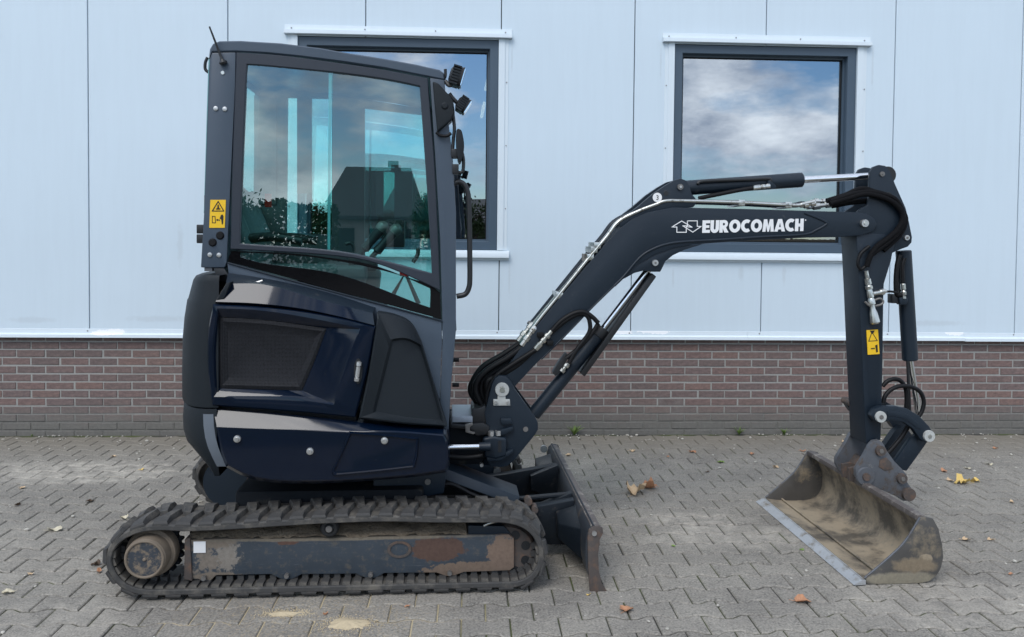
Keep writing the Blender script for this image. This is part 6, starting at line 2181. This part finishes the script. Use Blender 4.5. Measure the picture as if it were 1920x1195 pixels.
bm_loft(bm, [[(-2.2, -2.8, 2.35), (2.2, -2.8, 2.35), (2.2, 2.8, 2.35), (-2.2, 2.8, 2.35)], [(-2.2, -2.8, 2.5), (2.2, -2.8, 2.5), (2.2, 2.8, 2.5), (-2.2, 2.8, 2.5)],
             [(-1.3, -.3, 4.7), (1.5, -.3, 4.7), (1.5, .3, 4.7), (-1.3, .3, 4.7)]])
rf_ = link_mesh('roof', bm, 'roof_tile', hb, 0)
box('chimney', (.5, -.3, 4.4), (.95, .15, 5.0), 'yard_brick', rf_, 0)
for x in (-1.1, .2, 1.2):
    box('window', (x - .35, 2.5, 1.0), (x + .35, 2.54, 2.0), 'gasket', hb, 0)
fe = empty('timber_fence', (22, -33, 0)); tag(fe, 'brown timber fence mirrored in the bottom of the right window', 'fence')
bmf = bmesh.new(); bm_box(bmf, -.07, .07, -.012, .012, 0.05, 1.75)
mef = bpy.data.meshes.new('board'); bmf.to_mesh(mef); bmf.free(); mef.materials.append(MAT['yard_wood'])
for k in range(150):
    o = bpy.data.objects.new('board', mef); C.objects.link(o); o.parent = fe
    o.location = (-11 + k * .15, 0, rng.uniform(-.02, .02))
for k in range(9):
    box('post', (-11.1 + k * 2.7, -.11, 0), (-11.0 + k * 2.7, -.02, 1.8), 'yard_wood', fe, 0)
MAT['foliage'] = leaf_mat('yard_foliage', (0.018, 0.035, 0.010), (0.06, 0.095, 0.028))
MAT['bark'] = yard_mat('bark', (0.07, 0.055, 0.04))
def yard_tree(x, y, h, r, seed, label):
    e = empty('broadleaf_tree', (x, y, 0)); tag(e, label, 'tree', 'trees across the yard')
    rg = random.Random(seed)
    bm = bmesh.new()
    tube_bm(bm, [(0, 0, 0), (.05, 0, h * .35), (-.05, .05, h * .65), (0, 0, h * .9)], [.16, .12, .07, .02], 8)
    for k in range(7):
        a = rg.uniform(0, 6.28); z0 = h * rg.uniform(.3, .7)
        tube_bm(bm, [(0, 0, z0), (math.cos(a) * r * .4, math.sin(a) * r * .4, z0 + h * .1), (math.cos(a) * r * .8, math.sin(a) * r * .8, z0 + h * .2)], [.06, .04, .012], 6)
    link_mesh('trunk', bm, 'bark', e, 60)
    V_, F_ = [], []
    clumps = [(Vector((rg.gauss(0, .45) * r, rg.gauss(0, .45) * r, h * (.62 + rg.gauss(0, .15)))), r * rg.uniform(.25, .45)) for _ in range(26)]
    for k in range(2600):
        c_, cr2 = rg.choice(clumps)
        p = c_ + Vector((rg.gauss(0, .5), rg.gauss(0, .5), rg.gauss(0, .45))) * cr2
        s_ = rg.uniform(.05, .10)
        u_ = Vector((rg.gauss(0, 1), rg.gauss(0, 1), rg.gauss(0, 1))).normalized(); w_ = u_.orthogonal().normalized()
        b0 = len(V_)
        V_ += [p - u_ * s_, p + w_ * s_ * .6, p + u_ * s_, p - w_ * s_ * .6]
        F_.append((b0, b0 + 1, b0 + 2, b0 + 3))
    me = bpy.data.meshes.new('crown'); me.from_pydata(V_, [], F_); me.materials.append(MAT['foliage'])
    o = bpy.data.objects.new('crown', me); C.objects.link(o); o.parent = e
for i, (x, y, h, r, lab) in enumerate(((-3.6, -30, 3.4, 1.4, 'bushy tree left of the hipped house across the yard'), (-6.6, -31, 4.0, 1.6, 'second tree left of the hipped house across the yard'),
                                       (-9.8, -30, 4.2, 1.6, 'third tree left of the hipped house across the yard'), (-13.4, -31, 4.8, 2.0, 'outermost tree left of the hipped house across the yard'),
                                       (3.4, -30, 3.3, 1.0, 'small tree just right of the hipped house across the yard'), (12.6, -36, 4.6, 1.6, 'tree between the low house and the timber fence'))):
    yard_tree(x, y, h, r, 50 + i, lab)

# clipped hedge in front of the trees
def hedge(x0, x1, y, h, label):
    e = empty('hedge', ((x0 + x1) / 2, y, 0)); tag(e, label, 'hedge')
    rg = random.Random(77)
    V_, F_ = [], []
    L_ = (x1 - x0) / 2
    for k in range(13000):
        p = Vector((rg.uniform(-L_, L_), rg.uniform(-.5, .5), 0))
        top = h + .35 * mnoise.noise(Vector((p.x * .9, 0, 3))) + .15 * mnoise.noise(Vector((p.x * 3, 0, 7)))
        p.z = top * rg.random() ** .6
        s_ = rg.uniform(.08, .14)
        u_ = Vector((rg.gauss(0, 1), rg.gauss(0, 1), rg.gauss(0, 1))).normalized(); w_ = u_.orthogonal().normalized()
        b0 = len(V_)
        V_ += [p - u_ * s_, p + w_ * s_ * .6, p + u_ * s_, p - w_ * s_ * .6]
        F_.append((b0, b0 + 1, b0 + 2, b0 + 3))
    me = bpy.data.meshes.new('foliage'); me.from_pydata(V_, [], F_); me.materials.append(MAT['foliage'])
    o = bpy.data.objects.new('foliage', me); C.objects.link(o); o.parent = e
hedge(-16, 0.2, -28.5, 2.75, 'long dark hedge mirrored low in the left part of the cab glass')
